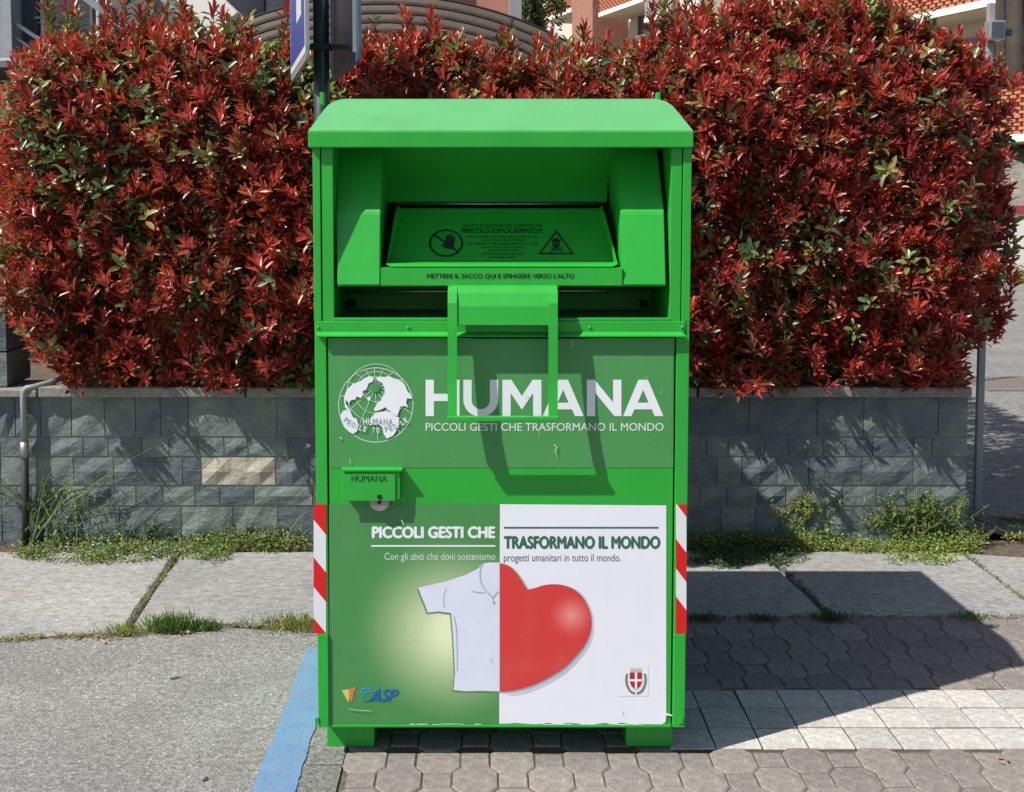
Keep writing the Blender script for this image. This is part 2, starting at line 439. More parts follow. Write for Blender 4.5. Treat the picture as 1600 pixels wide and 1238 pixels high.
# asphalt car park on the left, its ragged far edge against the slabs
edge = [(-9, .80), (-3, .84)] + [gr(x, y) for x, y in ((0, 1001), (60, 998), (120, 996), (180, 998), (240, 990), (300, 985), (360, 980), (420, 985), (480, 980))]
edge = [(x, y + random.uniform(-.008, .008)) for x, y in edge] + [(KX0 - .0005, 1.02)]
gsheet('asphalt_car_park', [(-9, -8), (KX0 - .0005, -8)] + edge[::-1], 0, M['asphalt'], th=.04)
# blue parking line
bm = bmesh.new(); Lp, Rp = [], []
n = 320
for i in range(n + 1):
    y = -3.2 + (4.0) * i / n
    Lp.append((-.668 + .0015*sin(y*9) + .0015*sin(y*41) + random.uniform(-.0022, .0022), y)); Rp.append((-.541 - .004*max(0, sin(y*23 + sin(y*7)*2)) - abs(random.gauss(0, .0015)), y))
for i in range(n):
    bm.faces.new([bm.verts.new((p[0], p[1], .004)) for p in (Lp[i], Rp[i], Rp[i+1], Lp[i+1])])
bmesh.ops.remove_doubles(bm, verts=bm.verts, dist=1e-6)
tag(build('road_marking', bm, M['blue']), kind='structure')
# street beyond the wall on the right
gsheet('street', [(3.35, -9), (60, -9), (60, 19.2), (2.2, 19.2), (2.2, 2.9), (2.75, 2.15), (3.35, 1.9)], -.006, M['street'])
gsheet('courtyard', [(-60, 3.1), (2.2, 3.1), (2.2, 60), (-60, 60)], -.006, M['street'])

pave = empty('pavement', (0, 0, 0)); tag(pave, kind='structure')
gsheet('joint_bed', [(KX1, -8), (3.34, -8), (3.34, 1.125), (KX1, 1.125)], -.0055, M['sand'], 'stuff', pave)
# kerb stones running under the bin
y = -6.0; i = 0
while y < 1.08:
    y1 = min(y + .98, 1.09)
    bm = boxes((KX0, KX1, y + .004, y1 - .004, -.04, .002), bev=.002)
    build('kerb_stone', bm, M['kerb'], pave); y = y1
# octagon-and-square pavers, interlocking
PP, RR, EE = .226, .1215, .017
AA = .0685; BB = PP/2 - AA
g = .0019
def paver_mesh(kind):
    if kind == 'oct':
        a, b = AA - g, BB - g*.4; h, k = RR/2 + EE - g, RR/2 - EE - g*.4
        P = [(-b, -h), (b, -h), (a, -k), (a, k), (b, h), (-b, h), (-a, k), (-a, -k)]
    else:
        a, h = BB - g, RR/2 - EE - g
        P = [(-a, -h), (a, -h), (a, h), (-a, h)]
    bm = bmesh.new()
    c = .004
    def inset(q): x, y = q; return (x - math.copysign(c, x), y - math.copysign(c, y))
    lo = [bm.verts.new((x, y, -.03)) for x, y in P]; mi = [bm.verts.new((x, y, -.004)) for x, y in P]; up = [bm.verts.new((*inset(q), 0)) for q in P]
    m = len(P); bm.faces.new(up)
    for r0, r1 in ((lo, mi), (mi, up)):
        for i in range(m): bm.faces.new((r0[i], r0[(i+1) % m], r1[(i+1) % m], r1[i]))
    bmesh.ops.recalc_face_normals(bm, faces=bm.faces)
    me = bpy.data.meshes.new('paver'); bm.to_mesh(me); bm.free(); me.materials.append(M['paver']); return me
PM = {'oct': paver_mesh('oct'), 'sq': paver_mesh('sq')}
TY0, TY1 = gr(900, 1171)[1], gr(900, 1078)[1]          # the white band
def in_frame(x, y):
    c = (y + D0) * cos(PITCH) + H * sin(PITCH); u = (y + D0) * sin(PITCH) - H * cos(PITCH)
    return XP + F*x/c < 1640 and XP + F*x/c > 470 and YP - F*u/c < 1260
pav = []
def rowset(ystart, ysign, ylim, xmin, xmax):
    j = 0
    while True:
        yc = ystart + ysign * (RR/2 + RR*j)
        if (ysign > 0 and yc > ylim) or (ysign < 0 and yc < ylim): break
        off = (PP/2 if j % 2 else 0)
        for i in range(-6, 22):
            for kind, dx in (('oct', 0), ('sq', PP/2)):
                xc = -.36 + off + i*PP + dx
                if xmin + .02 < xc < xmax: pav.append((kind, xc, yc))
        j += 1
rowset(TY0 - .004, -1, YE, KX1, 3.3)
rowset(TY1 + .004, 1, 1.16, KX1, 3.3)
rowset(TY0 + .004, 1, TY1 - RR*.3, KX1, .575)
def bin_hides(x, y): return -.40 < x < .58 and .16 < y < 1.0
cand = [p for p in pav if in_frame(p[1], p[2]) and not bin_hides(p[1], p[2])]
cand.sort(key=lambda p: p[2]); chosen = set(cand[:296])
rest = []
for p in pav:
    kind, x, y = p
    dz, rx, ry, rz = random.uniform(-.003, .0015), random.gauss(0, .006), random.gauss(0, .006), random.gauss(0, .008)
    if p in chosen:
        o = bpy.data.objects.new('paver', PM[kind]); COL.objects.link(o); o.parent = pave
        o.location = (x, y, dz); o.rotation_euler = (rx, ry, rz)
    else: rest.append((kind, x, y, dz, rz))
bm = bmesh.new()
for kind, x, y, dz, rz in rest:
    n0 = len(bm.verts); bm.from_mesh(PM[kind]); bm.verts.ensure_lookup_table()
    bmesh.ops.transform(bm, matrix=Matrix.Translation((x, y, dz)) @ Matrix.Rotation(rz, 4, 'Z'), verts=bm.verts[n0:])
tag(build('paver_field', bm, M['paver'], pave), kind='stuff')
# three rows of white square pavers
tw = (TY1 - TY0) / 3
gsheet('tile_bed', [(.58, TY0 - .002), (3.3, TY0 - .002), (3.3, TY1 + .002), (.58, TY1 + .002)], -.0045, M['darksand'], 'stuff', pave)
tm = boxes((-tw/2 + .0028, tw/2 - .0028, -tw/2 + .0042, tw/2 - .0042, -.03, 0), bev=.0016)
me = bpy.data.meshes.new('tile'); tm.to_mesh(me); tm.free(); me.materials.append(M['tile'])
for r in range(3):
    for i in range(18):
        o = bpy.data.objects.new('tile', me); COL.objects.link(o); o.parent = pave
        o.location = (.585 + tw/2 + i*tw + random.gauss(0, .0012), TY0 + tw*(r + .5) + random.gauss(0, .001), random.uniform(-.001, .0025)); o.rotation_euler = (random.gauss(0, .005), random.gauss(0, .005), random.gauss(0, .006))
# big stone slabs along the wall
def slab(pts, dz=0.0):
    bm = bmesh.new(); n = len(pts); out = []
    for i in range(n):
        a, b = Vector(pts[i]), Vector(pts[(i+1) % n]); m = max(1, int((b-a).length / .12))
        for k in range(m):
            p = a.lerp(b, k/m); out.append((p.x + random.uniform(-.006, .006), p.y + random.uniform(-.006, .006)))
    cx = sum(p[0] for p in out)/len(out); cy = sum(p[1] for p in out)/len(out)
    t = [bm.verts.new((x + (cx-x)*.008, y + (cy-y)*.02, dz)) for x, y in out]
    u = [bm.verts.new((x, y, dz - .012)) for x, y in out]; l = [bm.verts.new((x, y, -.045)) for x, y in out]
    bm.faces.new(t)
    for A, B in ((u, t), (l, u)):
        for i in range(len(out)): bm.faces.new((A[i], A[(i+1) % len(out)], B[(i+1) % len(out)], B[i]))
    build('slab', bm, M['slab'], pave)
J1, J1b = gr(283, 862), gr(207, 972); J2, J2b = gr(1188, 862), gr(1296, 962); J3, J3b = gr(1500, 862), gr(1600, 940)
e = .012
slab([(-4.6, .86), (-2.9, .87), (-1.9, .91), (J1b[0]-e, .985), (J1[0]-e, 1.97), (-2.9, 2.0), (-4.6, 2.0)], .004)
slab([(J1b[0]+e, 1.0), (-1.0, 1.03), (-.45, 1.08), (-.10, 1.125), (-.12, 2.0), (J1[0]+e, 1.97)], .006)
slab([(-.08, 1.135), (J2b[0]-e, 1.135), (J2[0]-e, 2.0), (-.10, 2.0)], .005)
slab([(J2b[0]+e, 1.135), (J3b[0]-e+.02, 1.15), (J3[0]-e, 1.98), (J2[0]+e, 1.99)], .005)
slab([(J3b[0]+e+.02, 1.15), (3.4, 1.15), (3.4, 1.75), (2.75, 1.85), (J3[0]+e, 1.96)], .005)
gsheet('soil_strip', [(-4.6, 1.9), (3.35, 1.9), (3.35, 1.905), (2.75, 2.2), (-4.6, 2.2)], -.006, M['soil'])

# ================================================================== RETAINING WALL
WY = 2.12
wall = empty('stone_wall', (0, WY, 0), 'low slate stone retaining wall with grey coping under the red hedge', 'wall')
XL, XR = -4.2, 2.385
build('mortar_bed', boxes((XL, XR - .012, WY + .010, WY + .25, -.04, .735), bev=0), M['mortar'], wall)
ys = [619, 683, 714, 759, 791, 850]
def stone(x0, x1, z0, z1, mat, y=WY, dep=.03, rough=.0075):
    nx, nz = max(2, min(5, int((x1-x0)/.07))), 2
    bm = bmesh.new()
    ins = .0042; ix = .0022
    F_ = [[bm.verts.new((x0+ix + (x1-x0-2*ix)*i/nx, y - (random.uniform(.0, rough*2) if 0 < i < nx and 0 < k < nz else random.uniform(-.003, .001)), z0+ins + (z1-z0-2*ins)*k/nz)) for i in range(nx+1)] for k in range(nz+1)]
    for k in range(nz):
        for i in range(nx): bm.faces.new((F_[k][i], F_[k][i+1], F_[k+1][i+1], F_[k+1][i]))
    rim = [F_[0][i] for i in range(nx+1)] + [F_[k][nx] for k in range(1, nz+1)] + [F_[nz][i] for i in range(nx-1, -1, -1)] + [F_[k][0] for k in range(nz-1, 0, -1)]
    bk = [bm.verts.new((v.co.x, y + dep, v.co.z)) for v in rim]
    for i in range(len(rim)): bm.faces.new((rim[i], rim[(i+1) % len(rim)], bk[(i+1) % len(rim)], bk[i]))
    return build('stone', bm, mat, wall)
L = lambda *a: [v/3.2 for v in a]
R = lambda *a: [1060 + v/2.963 for v in a]
courses = [
    L(0, 80, 205, 360, 525, 680, 805, 945, 1385, 1600) + [620, 700, 790, 905, 1000] + R(45, 325, 640, 855, 1200),
    L(0, 120, 250, 415, 540, 710, 845, 990, 1120, 1240, 1440, 1640) + [590, 660, 730, 800, 900, 990] + R(40, 130, 230, 400, 510, 670, 775, 900, 1090, 1175),
    L(0, 130, 365, 565, 910, 1005, 1375, 1545, 1700) + [620, 700, 810, 900, 1000] + R(40, 180, 295, 460, 605, 850, 1090),
    L(0, 150, 300, 420, 545, 675, 810, 970, 1095, 1265, 1560) + [560, 640, 700, 780, 840, 930, 1010] + R(40, 100, 228, 370, 500, 600, 685, 765, 920, 1060, 1175),
    L(0, 200, 400, 590, 900, 1160, 1385, 1580) + [600, 720, 850, 960] + R(30, 200, 360, 480, 600, 680, 890, 1130)]
for c, xs in enumerate(courses):
    z1, z0 = at(800, ys[c], WY)[1], at(800, ys[c+1], WY)[1]
    if c == 4: z0 = -.03
    X = [at(x, 700, WY)[0] for x in xs] + [XR]
    pre = []; x = X[0]
    while x > XL + .15: x -= random.uniform(.15, .38); pre.append(x)
    X = pre[::-1] + X
    for a, b in zip(X, X[1:]):
        beige = (c == 2 and abs(a - at(1005/3.2, 700, WY)[0]) < .01)
        o = stone(a, b, z0, z1, M['slate_beige'] if beige else M['slate'])
        if beige: o['label'] = 'pale beige stone among the slate ones'
        if c == 0 and b == XR: pass
    if c == 0: zt = z1
# broken pale patch on the last top stone
# coping slabs
cz0, cz1 = at(800, 621, WY - .03)[1], at(800, 605, WY - .03)[1]
for a, b in ((XL, at(62, 600, WY)[0]), (at(64, 600, WY)[0], at(385, 600, WY)[0]), (at(387, 600, WY)[0], at(700, 600, WY)[0]), (at(702, 600, WY)[0], at(1087, 600, WY)[0]), (at(1090, 600, WY)[0], XR)):
    zz = -.012 if a == XL else 0
    build('coping_stone', boxes((a + .002, b - .002, WY - .045, WY + .27, cz0 + .002, cz1 + zz), bev=.006), M['coping'], wall)
# unseen wall return, added behind the right-hand corner to shade the street
build('added_shade_wall', boxes((XR - .2, XR - .004, WY + .28, 6.4, -.04, cz1 - .02), bev=.004), M['mortar'], wall)
gsheet('planting_bed', [(XL, WY + .24), (XR - .19, WY + .24), (XR - .19, 6.3), (1.2, 6.3), (1.2, 3.6), (XL, 3.6)], cz0 - .03, M['soil'], th=.6)  # rear arm at the right is unseen, added under the shading hedge return
# pillar at the far left
pil = empty('stone_pillar', (-2.6, WY, 0), 'slate block pillar at the left end of the low wall', 'pillar')
px1 = at(9, 500, WY + .02)[0]
z = cz1 - .01
while z < at(0, 452, WY)[1]:
    h = random.uniform(.12, .2); x = px1
    while x > -3.1:
        x0 = x - random.uniform(.18, .32); o = stone(x0, x, z, z + h, M['slate'], WY + .02, .3); place(o, pil)
        x = x0
    z += h
build('pillar_cap', boxes((-3.15, px1 + .01, WY, WY + .36, z, z + .05), bev=.006), M['coping'], pil)

# drain pipe at the left, post at the right end
pipe = empty('drain_pipe', (-2.24, WY - .05, 0), 'grey elbow drain pipe with black lower half at the left of the wall', 'pipe')
xx, zz = at(36, 606, WY - .04); zm = at(36, 700, WY - .04)[1]
build('upper_pipe', tubes(([(xx + .17, WY + .12, zz + .035), (xx + .10, WY + .02, zz + .012), (xx + .045, WY - .03, zz), (xx + .018, WY - .04, zz - .003), (xx + .004, WY - .04, zz - .018), (xx, WY - .04, zz - .05), (xx, WY - .04, zm)], .0155), seg=14), M['pvc'], pipe, True)
build('coupling', tubes(([(xx, WY - .04, zm + .03), (xx, WY - .04, zm - .05)], .021), seg=14), M['steel'], pipe, True)
build('lower_pipe', tubes(([(xx - .001, WY - .04, zm - .04), (xx - .004, WY - .04, -.03)], .018), seg=14), M['blackpipe'], pipe, True)
# ================================================================== CLOTHES BIN
BY = -.07
BX0, BX1, BYB, BZ = -.505, .6215, 1.005, .099
binr = empty('clothing_bin', (.06, .48, 0), 'large green steel clothes donation bin with drum hopper and poster door', 'donation bin')
G = M['green']
def Zp(y, Y=0.0): return at(754, y, Y)[1]
def Xp(x, Y=0.0): return at(x, 600, Y)[0]
DT, DB = Zp(527), Zp(1134)                 # door top and bottom
LED0, LED1 = Zp(526, -.012), Zp(503)
HF0, HF1 = Zp(231, -.022), Zp(205, -.022)
iL, iR = Xp(523), Xp(1045)                # inner faces of the front posts (upper)
# side panels and back: an open-fronted shell
bm = boxes((BX0 + .002, BX0 + .016, .004, BYB, BZ, HF0 + .02), (BX1 - .016, BX1 - .002, .004, BYB, BZ, HF0 + .02),
           (BX0 + .017, BX1 - .017, BYB - .014, BYB - .002, BZ, HF0 + .02), (BX0 + .017, BX1 - .017, .02, BYB - .015, BZ + .002, BZ + .014))
build('body', bm, G, binr)
# front corner posts: outer flange, upper inner flange
for s in (0, 1):
    if s == 0:
        bm = boxes((BX0, Xp(503.5), -.004, .012, LED1 + .001, HF0 + .01), (Xp(505), iL, -.001, .012, LED1 + .001, HF0 + .01), (iL - .012, iL, .013, .42, LED1 - .02, HF0 + .01))
        lo = boxes((BX0 + .001, Xp(510.5), -.004,   .02, BZ + .002, LED1))
    else:
        bm = boxes((Xp(1063.5), BX1, -.004, .012, LED1 + .001, HF0 + .01), (iR, Xp(1062), -.001, .012, LED1 + .001, HF0 + .01), (iR, iR + .012, .013, .42, LED1 - .02, HF0 + .01))
        lo = boxes((Xp(1056), BX1 - .001, -.004,   .02, BZ + .002, LED1))
    box(lo, (BX0 + .003) if s == 0 else (Xp(1056) + .002), (Xp(510.5) - .002) if s == 0 else (BX1 - .003), -.009, -.0045, BZ, Zp(990), .0015)
    a = build('corner_post', bm, G, binr); build('lower_post', lo, G, binr)
# ledge between hopper and door with its projecting drip lip and rivets
build('ledge', boxes((Xp(494), Xp(1069), -.008, .01, LED0 + .012, LED1 + .002)), G, binr)
bm = bmesh.new()
l0, l1 = Xp(493, -.015), Xp(1070, -.015)
prism(bm, [(l0, -.0085, LED0 + .0135), (l0 + .008, -.024, LED0 + .004), (l0 + .008, -.024, LED0), (l0 + .004, -.006, LED0 + .002)], (l1 - l0 - .008, 0, 0))
build('drip_lip', bm, G, binr)
bm = boxes((Xp(521), Xp(1045), -.004, .008, LED1 + .0025, LED1 + .012))
build('sill_lip', bm, G, binr)
for x in (497, 638, 922, 1066):
    bm = bmesh.new(); bmesh.ops.create_uvsphere(bm, u_segments=10, v_segments=6, radius=.0045)
    X_, Z_ = at(x, 512, -.01)
    bmesh.ops.transform(bm, matrix=Matrix.Translation((X_, -.008, Z_)), verts=bm.verts)
    build('rivet', bm, M['green'], binr, True)
# roof hood: fascia all round, sloping front, hipped sides
def hood():
    bm = bmesh.new()
    x0, x1, y0, y1 = -.5155, .6235, -.022, 1.03
    rings = [(0, 0, 0, HF0), (0, 0, 0, HF1), (.0215, .150, .016, HF1 + .067), (.034, .200, .035, HF1 + .092), (.050, .226, .055, HF1 + .106), (.072, .245, .08, HF1 + .114), (.20, .33, .25, HF1 + .118)]
    prev = None
    for k, (ix, iy, ib, z) in enumerate(rings):
        jx = ix + (.06 if k >= 3 else .02 if k == 2 else 0)
        a = [(x0+ix, y0+iy), (x1-ix, y0+iy), (x1-jx, y1-ib), (x0+jx, y1-ib)]
        vs = [bm.verts.new((x, y, z)) for x, y in a]
        if prev:
            for i in range(4): bm.faces.new((prev[i], prev[(i+1) % 4], vs[(i+1) % 4], vs[i]))
        else: first = vs
        prev = vs
    bm.faces.new(prev)
    inn = [bm.verts.new((v.co.x + (.012 if v.co.x < 0 else -.012), v.co.y + (.014 if v.co.y < .3 else -.014), HF0)) for v in first]
    for i in range(4): bm.faces.new((first[i], first[(i+1) % 4], inn[(i+1) % 4], inn[i]))
    up = [bm.verts.new((v.co.x, v.co.y, HF0 + .015)) for v in inn]
    for i in range(4): bm.faces.new((inn[i], inn[(i+1) % 4], up[(i+1) % 4], up[i]))
    bm.faces.new(up[::-1])
    bmesh.ops.recalc_face_normals(bm, faces=bm.faces)
    bmesh.ops.bevel(bm, geom=[e for e in bm.edges if e.calc_face_angle(0) > .3], offset=.003, segments=2, affect='EDGES')
    return build('roof', bm, G, binr)
roof = hood()
roof.data.materials.append(paint_mat('sunlit_roof_green', (.10, .375, .13), .55))  # paler green for the upward faces: sunlight painted into the colour
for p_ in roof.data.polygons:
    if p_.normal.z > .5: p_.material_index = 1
for x in (499, 1033):
    X_, Z_ = at(x, 157, .25)
    o = build('lifting_lug', boxes((X_ - .006, X_ + .006, .30, .34, Z_ - .01, Z_ + .03), bev=.002), G, binr)
# hopper drum -------------------------------------------------------
dr = empty('hopper', (.06, .2, 1.5)); place(dr, binr); dr.location = (0, 0, 0); dr.matrix_parent_inverse = Matrix.Translation(-Vector(binr.location))
YA, YC, YT = -.008, .042, .185             # depth of drum front at its foot, crease and top
def q(x, y, Y): X_, Z_ = at(x, y, Y); return (X_, Y, Z_)
def cheek(pts):
    (a, b, c), (d, e_, f) = pts
    rows = [[q(a[0], 446, YA), q(d[0], 446, YA)], [q(b[0], 333, YC), q(e_[0], 333, YC)], [q(c[0], 222, YT), q(f[0], 222, YT)]]
    return rows
# each cheek is a closed wedge: front plates, inner side, outer side
def wedge(xo, xi, s):
    bm = bmesh.new()
    o = [q(xo[0], 446, YA), q(xo[1], 333, YC), q(xo[2], 215, YT)]
    i = [q(xi[0], 446, YA), q(xi[1], 333, YC), q(xi[2], 215, YT)]
    zb, zt = o[0][2], o[2][2]
    o += [(o[2][0], .42, zt), (o[0][0], .42, zb)]; i += [(i[2][0], .42, zt), (i[0][0], .42, zb)]
    O = [bm.verts.new(p) for p in o]; I = [bm.verts.new(p) for p in i]
    bm.faces.new(O); bm.faces.new(I[::-1])
    for k in range(5): bm.faces.new((O[k], O[(k+1) % 5], I[(k+1) % 5], I[k]))
    bmesh.ops.recalc_face_normals(bm, faces=bm.faces)
    bmesh.ops.bevel(bm, geom=[e for e in bm.edges if e.calc_face_angle(0) > .2], offset=.003, segments=2, affect='EDGES')
    return build('cheek', bm, G, dr)
wedge((527, 525, 529), (594, 595, 599), -1)
wedge((1041, 1038, 1025), (973, 970, 957), 1)
# band with the instruction, folded over at the top
bm = bmesh.new()
b0, b1 = q(594.5, 446, YA)[0] + .001, q(972.5, 446, YA)[0] - .001
zb, zt = Zp(446, YA), Zp(419, YA + .002)
prism(bm, [(b0, YA, zb), (b0, YA + .001, zt), (b0, YA + .03, zt + .001), (b0, YA + .03, zt - .004), (b0, YA + .012, zt - .005), (b0, YA + .012, zb)], (b1 - b0, 0, 0))
build('band', bm, G, dr)
text('lettering', "METTERE IL SACCO QUI E SPINGERE VERSO L'ALTO", 667, 427.5, 897, 436.5, M['ink'], YA - .0008, dr, .025)
build('drum_floor', boxes((q(527, 446, YA)[0], q(1041, 446, YA)[0], YA + .013, .42, zb - .004, zb - .001), bev=0), G, dr)
# inner back plates
bm = sheet(bmesh.new(), [[q(590, 215, .22), q(962, 215, .22)], [q(590, 283, .33), q(950, 283, .33)], [q(596, 316, .30), q(948, 316, .30)]], (0, .004, .002))
build('back_plate', bm, G, dr)
build('rod', tubes(([q(618, 319, .285), q(938, 319, .285)], .0045), seg=12), M['rod'], dr, True)
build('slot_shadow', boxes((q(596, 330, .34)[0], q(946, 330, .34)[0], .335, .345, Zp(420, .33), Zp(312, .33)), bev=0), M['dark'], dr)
# flap tray: leaning plate, side flanges, lit lip
FB, FT = (409, .135), (326, .27)
zf0, zf1 = Zp(*FB), Zp(*FT)
bm = sheet(bmesh.new(), [[q(612, FB[0], FB[1]), q(956, FB[0], FB[1])], [q(628, FT[0], FT[1]), q(934, FT[0], FT[1])]], (0, .004, -.003))
fl = build('flap', bm, G, dr)
for (xa, xb, xc, xd) in ((604, 612, 621, 628), (956, 965, 934, 941)):
    out = 1 if xa < 700 else -1
    e1, e2 = (xa, xc) if out > 0 else (xb, xd); i1, i2 = (xb, xc + 7) if out > 0 else (xa, xc)
    bm = sheet(bmesh.new(), [[q(e1, 411, .045), q(i1, 408, .134)], [q(e2 + (-4)*out, 335, .17), q(i2, 335, .252)], [q(e2, 322, .25), q(i2, 326, .269)]], (0, .003, -.003))
    build('flap_flange', bm, G, dr)
bm = sheet(bmesh.new(), [[q(612, 416.5, -.004), q(958, 416.5, -.004)], [q(603, 412, .02), q(966, 412, .02)], [q(606, 409.5, .118), q(962, 409.5, .118)]], (0, .002, -.003))
build('flap_lip', bm, G, dr)
# warnings printed on the leaning flap
tl = (zf0, FB[1] - .0015, zf1, FT[1] - .0015)
def tiltflat(name, loops, mat, parent=dr, off=0.0):
    Ym = .12
    o = flat(name, loops, mat, Ym, parent)
    for v in o.data.vertices:
        # slide along the line of sight to the leaning plate
        for _ in range(12):
            Yt = tl[1] + off + (v.co.z - zf0) / (zf1 - zf0) * (tl[3] - tl[1])
            k = (Yt + BY + D0) / (v.co.y + BY + D0)
            v.co = (v.co.x * k, Yt, H + (v.co.z - H) * k)
    return o
def tilttext(body, x0, y0, x1, y1, mat, bold=0, name='lettering'):
    o = text(name, body, x0, y0, x1, y1, mat, .12, dr, bold)
    for v in o.data.vertices:
        lvl = v.co.y - .12
        for _ in range(12):
            Yt = tl[1] + lvl + (v.co.z - zf0) / (zf1 - zf0) * (tl[3] - tl[1])
            k = (Yt + BY + D0) / (v.co.y + BY + D0)
            v.co = (v.co.x * k, Yt, H + (v.co.z - H) * k)
    return o
cx, cy = 697, 380
tiltflat('warning_ring', [ring(cx, cy, 27, 40, 1, .8), ring(cx, cy, 23.5, 40, 1, .8)], M['ink'])
tiltflat('warning_bar', [stroke([(cx-18, cy-13), (cx+18, cy+13)], 3)], M['ink'], off=-.0006)
hand = [(690, 384), (696, 378), (697, 368), (699, 368), (700, 376), (701, 366), (703, 366), (703.5, 376), (705, 366), (707, 367), (707, 376), (709, 369), (711, 370), (710, 380), (709, 387), (704, 390), (697, 388)]
tiltflat('warning_hand', [hand], M['ink'], off=-.0012)
tri = lambda k: [(869.5, 359.5 + k*1.9), (897.5 - k*1.9, 397.5 - k), (840.5 + k*1.9, 397.5 - k)]
tiltflat('warning_triangle', [tri(0), tri(2.6)], M['ink'])
sk = [(864, 386), (863.5, 382), (862, 378), (864, 374), (869, 372), (874, 374), (876, 378), (874.5, 382), (874, 386), (871, 388), (867, 388)]
tiltflat('warning_skull', [sk, ring(866.3, 380, 1.6, 10), ring(871.8, 380, 1.6, 10)], M['ink'])
tiltflat('warning_bones', [stroke([(859, 387), (880, 393)], 1.5)], M['ink'], off=-.0004)
tiltflat('warning_bones', [stroke([(859, 393), (880, 387)], 1.5)], M['ink'], off=-.0010)
tilttext("VIETATO INTRODURSI NEL CONTENITORE", 722, 350, 847, 355, M['inkfade'], .01)
tilttext("PERICOLO SOFFOCAMENTO!!!", 721, 357, 848, 364.5, M['ink'], .02)
for k, (b_, xa, xb) in enumerate((("NON ENTRARE ALL'INTERNO DEL CONTENITORE", 729, 840), ("LA DITTA NON SI ASSUME", 752, 820), ("RESPONSABILITA PER DANNI A PERSONE O COSE", 730, 840), ("CAUSATI DALL'USO IMPROPRIO", 752, 818), ("DEL CONTENITORE", 762, 808), ("UTILIZZARE SOLO PER ABITI", 752, 818), ("E SCARPE USATE", 764, 806))):
    tilttext(b_, xa, 368.5 + k*5.3, xb, 371.8 + k*5.3, M['inkfade'], .005)
# cavity below the drum
build('cavity_back', boxes((iL + .001, iR - .001, .405, .415, LED1 - .02, HF0 + .01), bev=0), G, binr)
build('cavity_floor', boxes((iL + .001, iR - .001, .002, .404, LED1 - .02, LED1 - .002), bev=0), simple('grey_green', (.22, .30, .22), .7, .2, 30), binr)  # floor in a paler, greyer green than the body
for x in (547, 1008):
    X_, Z_ = at(x, 476, .25)
    build('bearing', boxes((X_ - .012, X_ + .012, .25, .3, Z_ - .012, Z_ + .012), bev=.003), M['dark'], binr)
build('crossbar', tubes(([q(540, 456, .15), q(1030, 454, .15)], .006)), M['rod'], binr, True)

# door with its films ------------------------------------------------
door = build('door', boxes((Xp(513), Xp(1053.5), -.0005, .012, DB, DT - .004), bev=.002), G, binr)
build('door_hem', boxes((Xp(512), Xp(1054), -.004, .01, DB - .004, DB + .004), bev=.0015), G, binr)
YS = -.0015
ban = flat('banner_sticker', [rect(516, 531, 1052, 731)], M['sticker_top'], YS, door)
Y2 = YS - .0006
gl, gx, gy, gr_ = None, 587.3, 633.1, 58.7
def c2(*p): return [(480 + x/3.869, 500 + y/3.869) for x, y in p]
flat('globe_outline', [ring(gx, gy, 58.7, 72), ring(gx, gy, 57.5, 72)], M['pale_print'], Y2, ban)
pxl, pyl = 480 + 412/3.869, 500 + 408/3.869
for k in range(14):
    a = 2*pi*k/14 + .18
    # line from the pole to the rim, bowed
    tx, ty = cos(a), sin(a); ox, oy = pxl - gx, pyl - gy
    b_ = ox*tx + oy*ty; t = -b_ + math.sqrt(b_*b_ - (ox*ox + oy*oy - 57.5**2))
    bow = tx * .10 * t
    pts = []
    for i in range(9):
        s = i/8; pts.append((pxl + tx*t*s + bow*0, pyl + ty*t*s))
    flat('globe_meridian', [stroke(pts, .8)], M['pale_print'], Y2 - .0001*k - .0001, ban)
for k, (r, dy) in enumerate(((20, 3), (33, 8), (46, 9))):
    flat('globe_parallel', [ring(gx, pyl + dy, r, 60), ring(gx, pyl + dy, r - .8, 60)], M['pale_print'], Y2 - .0016 - .0001*k, ban)
YL = Y2 - .0022
lands = [
 [(225,500),(222,470),(232,440),(245,415),(275,388),(320,372),(348,352),(378,338),(402,348),(398,372),(372,383),(358,420),(332,432),(340,455),(322,474),(300,462),(288,482),(264,486),(252,506),(236,482),(232,505),(250,532),(268,556),(248,548),(228,528)],
 [(200,580),(214,552),(236,543),(262,556),(276,588),(300,600),(312,640),(302,672),(276,690),(252,676),(225,650),(208,615)],
 [(385,592),(412,562),(440,556),(486,552),(512,562),(530,582),(556,590),(552,630),(540,668),(520,700),(482,718),(462,690),(455,650),(430,632),(400,636),(378,618)],
 [(412,352),(440,342),(470,346),(492,338),(520,352),(556,362),(590,392),(606,430),(628,458),(634,478),(604,474),(598,500),(612,532),(586,520),(562,524),(556,548),(544,584),(520,572),(500,552),(470,528),(452,540),(430,548),(410,552),(402,538),(418,520),(424,500),(446,492),(450,470),(470,440),(466,410),(452,380),(428,368)],
 [(360,470),(378,462),(385,480),(370,492)]]
for lp in lands: flat('globe_land', [c2(*lp)], M['white_print'], YL, ban)
flat('globe_pole', [ring(pxl, pyl, 7.5, 24)], M['sticker_top'], YL - .0004, ban)
for i, ch in enumerate('HUMANA'):
    x = 567.5 + i*7.9
    text('lettering', ch, x, 654 - (0 if i < 2 else 0), x + 6.2, 664.5, M['white_print'] if i < 2 else M['grey_print'], YL - .0008, ban, .015)
msg = 'PEOPLE TO PEOPLE'
for i, ch in enumerate(msg):
    if ch == ' ': continue
    a = radians(128 - i*5.05); r = 76
    x, y = gx + r*cos(a), 596.5 + r*sin(a)
    rr_ = pi/2 - a
    wd = 2.0 if ch == 'T' else 2.4
    text('lettering', ch, x - wd, y - 4.2, x + wd, y + 4.2, M['white_print'] if 3 <= i <= 8 or i > 12 else M['grey_print'], YL - .0008, ban, .02, rr_)
